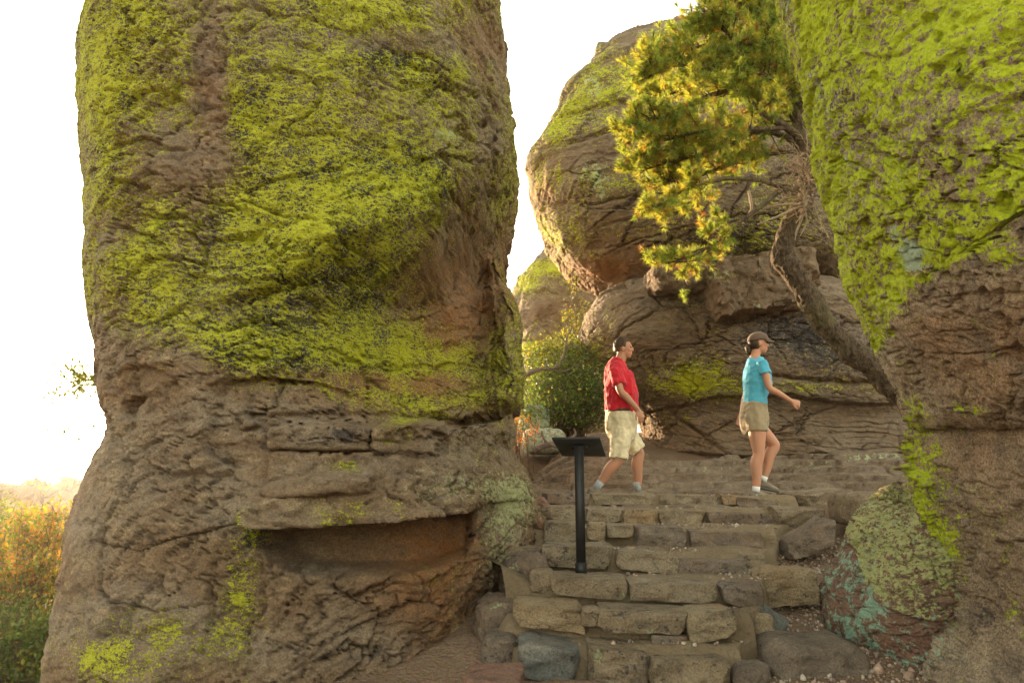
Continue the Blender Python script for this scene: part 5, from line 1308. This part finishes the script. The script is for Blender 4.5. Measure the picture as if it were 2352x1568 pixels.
man.limb(m, [shN, shN + (elN - shN) * .5, elN, elN + (wrN - elN) * .35, wrN], [.055, .050, .043, .042, .028]); man.limb(m, [shF, shF + (elF - shF) * .5, elF, elF + (wrF - elF) * .35, wrF], [.055, .050, .043, .042, .028])
man.hand(m, wrN, man.p(1467, 970, -.25) - wrN, man.l * 1.0 + np.array([-.4, 0, 0]), 0.38, 1.05)
man.hand(m, wrF, man.p(1404, 970, .2) - wrF, -man.l, 0.4, 1.05)
body = fuse('body', m, M['skin'], man.root, 0.0065, 4); man.eyes(body)
m = MB(); man.rings(m, [(1427, 938, .176, .150), (1425, 946, .185, .168), (1427, 918, .195, .185), (1424, 885, .208, .168), (1417, 858, .202, .135), (1418, 843, .160, .098), (1421, 832, .090, .078), (1423, 827, .072, .068)][1:], 0.016)
for a, e in ((shN, elN), (shF, elF)): man.limb(m, [a + (a - e) * 0.02, a + (e - a) * .4, a + (e - a) * .72], [.066, .070, .074], 0.004)
fuse('t_shirt', m, M['red'], man.root, 0.007, 4, 0.017, 3)
m = MB(); man.rings(m, [(1426, 944, .180, .158), (1427, 965, .195, .170), (1428, 990, .186, .160), (1429, 1010, .14, .12)], 0.014)
for h, kn, e in ((hipN, kneeN, .97), (hipF, kneeF, .90)): man.limb(m, [h, h + (kn - h) * .45, h + (kn - h) * e], [.112, .108, .100], 0.008)
for k in (0, 1):
    pk = man.p(1396, 975 + 0 * k, -.02) - man.f * 0.0
m.add(*ellipsoid(man.p(1397, 972, -.06), (.03, .07, .085)))
fuse('shorts', m, M['khaki'], man.root, 0.008, 4, 0.017, 9)
m = MB(); man.rings(m, [(1426, 940.5, .185, .162), (1426, 943, .186, .163), (1426, 946, .186, .163)], 0.017, 26, 8); bo = m.build('belt', M['belt'], man.root)
m = MB(); c = man.hc; R = man.hR
V, Q = ellipsoid((0, 0, 0), (1, 1, 1), None, 72, 52)
H = V * np.array([.110, .088, .110]); cut = sstep(0.02, 0.06, H[:, 0] - 0.3 * np.maximum(H[:, 2] - 0.02, 0)) * sstep(0.075, 0.045, H[:, 2]) + sstep(-0.05, -0.085, H[:, 2]) + sstep(0.0, -0.03, H[:, 2]) * sstep(-0.05, -0.015, H[:, 0])
H = H * (1.0 + (0.05 * fbm(V, 3.0, 3, 2) + 0.05 * pn(V, 9.0, 4) + 0.03 * pn(V, 20.0, 5)))[:, None]; H[:, 2] += 0.008 * sstep(0.05, 0.1, H[:, 2]); H = H * (1 - 0.22 * np.clip(cut, 0, 1))[:, None]
m.add(c + (H + [-.010, 0, .020]) * 1.04 @ R.T, Q); m.build('hair', M['hair'], man.root)
for a, dv in ((ankN, ankN - kneeN), (ankF, np.array([0, 0, -1.0]))):
    u_ = -unit(dv); m = MB(); sp = np.array([a - u_ * 0.02, a + u_ * 0.03, a + u_ * 0.075]); V, Q = tube(sp, [.044, .043, .047], 14); m.add(V, Q); m.build('sock', M['sock'], man.root)
man.shoe(ankF, man.f * [1, 1, 0], 1.08); man.shoe(ankN, man.f + np.array([0, 0, -0.55]), 1.08)

# ---- woman in blue
Y0 = 7.15
wom = Person(Y0, math.radians(-6), at(1738, 1136, Y0), 'walking woman in blue t-shirt, tan shorts and brown cap')
m = MB()
wom.rings(m, [(1735, 990, .12, .09), (1733, 962, .165, .125), (1734, 935, .140, .105), (1735, 908, .132, .100), (1738, 878, .150, .120), (1737, 850, .160, .105), (1735, 828, .120, .070), (1734, 818, .054, .054), (1737, 808, .047, .048), (1740, 800, .046, .048)])
wom.head(m, wom.p(1743, 789), wom.f + np.array([0, 0.02, -0.02]), 0.93)
hN, kN, aN = wom.p(1731, 975, -.075), wom.p(1736, 1040, -.085), wom.p(1731, 1124, -.07)
hF, kF, aF = wom.p(1738, 975, .075), wom.p(1786, 1020, .085), wom.p(1760, 1101, .09)
leg(wom, m, hN, kN, aN, 0.90); leg(wom, m, hF, kF, aF, 0.90)
sN, eN, wN = wom.p(1737, 836, -.165), wom.p(1751, 896, -.21), wom.p(1801, 925, -.19)
sF, eF, wF = wom.p(1737, 836, .165), wom.p(1728, 898, .19), wom.p(1713, 950, .15)
for a, e, w in ((sN, eN, wN), (sF, eF, wF)): wom.limb(m, [a, a + (e - a) * .5, e, e + (w - e) * .35, w], [.043, .040, .034, .033, .022])
wom.hand(m, wN, wom.p(1818, 931, -.19) - wN, wom.l + np.array([0, 0, -.3]), 0.85, 0.92)
wom.hand(m, wF, wom.p(1707, 980, .14) - wF, -wom.l, 0.35, 0.92)
body = fuse('body', m, M['skin2'], wom.root, 0.0065, 4); wom.eyes(body)
m = MB(); wom.rings(m, [(1734, 928, .146, .112), (1735, 908, .142, .108), (1739, 878, .158, .135), (1737, 850, .164, .112), (1735, 832, .130, .080), (1734, 822, .07, .062)], 0.011)
for sg in (-1, 1): m.add(*ellipsoid(wom.p(1752, 868, sg * .065), (.06, .06, .06)))
for a, e in ((sN, eN), (sF, eF)): wom.limb(m, [a + (a - e) * .03, a + (e - a) * .25, a + (e - a) * .46], [.052, .055, .056], 0.003)
fuse('t_shirt', m, M['blue'], wom.root, 0.007, 4, 0.010, 13)
m = MB(); wom.rings(m, [(1734, 926, .146, .112), (1732, 955, .170, .135), (1733, 978, .165, .125), (1735, 995, .12, .10)], 0.012)
for h, kn, e in ((hN, kN, .24), (hF, kF, .30)): wom.limb(m, [h + (h - kn) * .2, h, h + (kn - h) * e], [.10, .102, .100], 0.008)
fuse('shorts', m, M['tan'], wom.root, 0.007, 4, 0.012, 19)
c = wom.hc; R = wom.hR; k_ = 0.93
V, Q = ellipsoid((0, 0, 0), (1, 1, 1), None, 40, 28)
H = V * np.array([.108, .086, .100]); cut = sstep(-0.02, 0.01, H[:, 0]) * sstep(0.06, 0.03, H[:, 2]) + sstep(-0.065, -0.09, H[:, 2])
H = H * (1 + 0.03 * fbm(V, 4.0, 2, 3))[:, None] * (1 - 0.25 * np.clip(cut, 0, 1))[:, None]
m = MB(); m.add(c + (H + [-.012, 0, .0]) * k_ @ R.T, Q)
pt_ = np.array([[-.10, 0, -.02, .030], [-.125, 0, -.05, .034], [-.12, 0, -.09, .028], [-.10, 0, -.13, .012]]); V, Q = tube(c + pt_[:, :3] * k_ @ R.T, pt_[:, 3], 10); m.add(V, Q)
m.build('hair', M['hair'], wom.root)
V, Q = ellipsoid((0, 0, 0), (1, 1, 1), None, 40, 28)
H = V * np.array([.118, .096, .112]); H[:, 2] = np.where(H[:, 2] < 0, H[:, 2] * 0.04, H[:, 2] * 0.92); H[:, 2] += 0.035 + 0.10 * H[:, 0]
cap_m = MB(); cap_m.add(c + (H + [-.010, 0, .0]) * k_ @ R.T, Q); cp = cap_m.build('cap', M['cap'], wom.root)
a_ = np.linspace(-1.15, 1.15, 17); bi = np.stack([.085 * np.cos(a_) + .01, .092 * np.sin(a_), 0.045 + 0 * a_], 1); bo_ = np.stack([.175 * np.cos(a_ * 0.85) - .0, .092 * np.sin(a_), 0.030 - 0.022 * np.abs(np.sin(a_))], 1)
bv = np.vstack([bi, bo_, bi - [0, 0, .006], bo_ - [0, 0, .006]]); n_ = 17; fq = []
for j in range(n_ - 1): fq += [[j, n_ + j, n_ + j + 1, j + 1], [2 * n_ + j, 2 * n_ + j + 1, 3 * n_ + j + 1, 3 * n_ + j], [n_ + j, 3 * n_ + j, 3 * n_ + j + 1, n_ + j + 1]]
b_ = MB(); b_.add(c + bv * k_ @ R.T, np.array(fq)); b_.build('brim', M['cap'], cp)
for a, kn in ((aN, kN), (aF, kF)):
    u_ = unit(kn - a); m = MB(); V, Q = tube(np.array([a - u_ * 0.02, a + u_ * 0.01, a + u_ * 0.035]), [.040, .038, .040], 14); m.add(V, Q); m.build('sock', M['sock_white'], wom.root)
wom.shoe(aN, np.array([1, -.05, -.02]), 0.92); wom.shoe(aF, np.array([1, 0.0, -.22]), 0.92)
for o in list(scene.objects):
    if '_o' in o: del o['_o']

# ------------------------------------------------------------------ thin haze volume, added to stand in for the sun's glare
t = NT('haze_air')
vol = t.n('ShaderNodeVolumePrincipled', {'Color': (0.95, 0.93, 0.90), 'Density': 0.0004, 'Anisotropy': 0.7})
t.t.links.new(vol.outputs[0], t.out.inputs['Volume'])
gxx = 0.7 * math.sinh(9.2) + 8.0
V, Q = cube_grid(1, 1, 1)
zlo, zhi = float(Pg[..., 2].min()) - 1.0, 16.0
zhi = max(zhi, float(Pg[..., 2].max()) + 1.0)
hz = mk('haze', V * [gxx, gxx, (zhi - zlo) / 2] + [0.6, 4.6, (zhi + zlo) / 2], Q, t.m, origin=(0.6, 4.6, zlo), smooth=False)
tag(hz, 'thin haze in the air, added for the washed-out glare around the sun', kind='stuff')
for o in list(scene.objects):
    if '_o' in o: del o['_o']
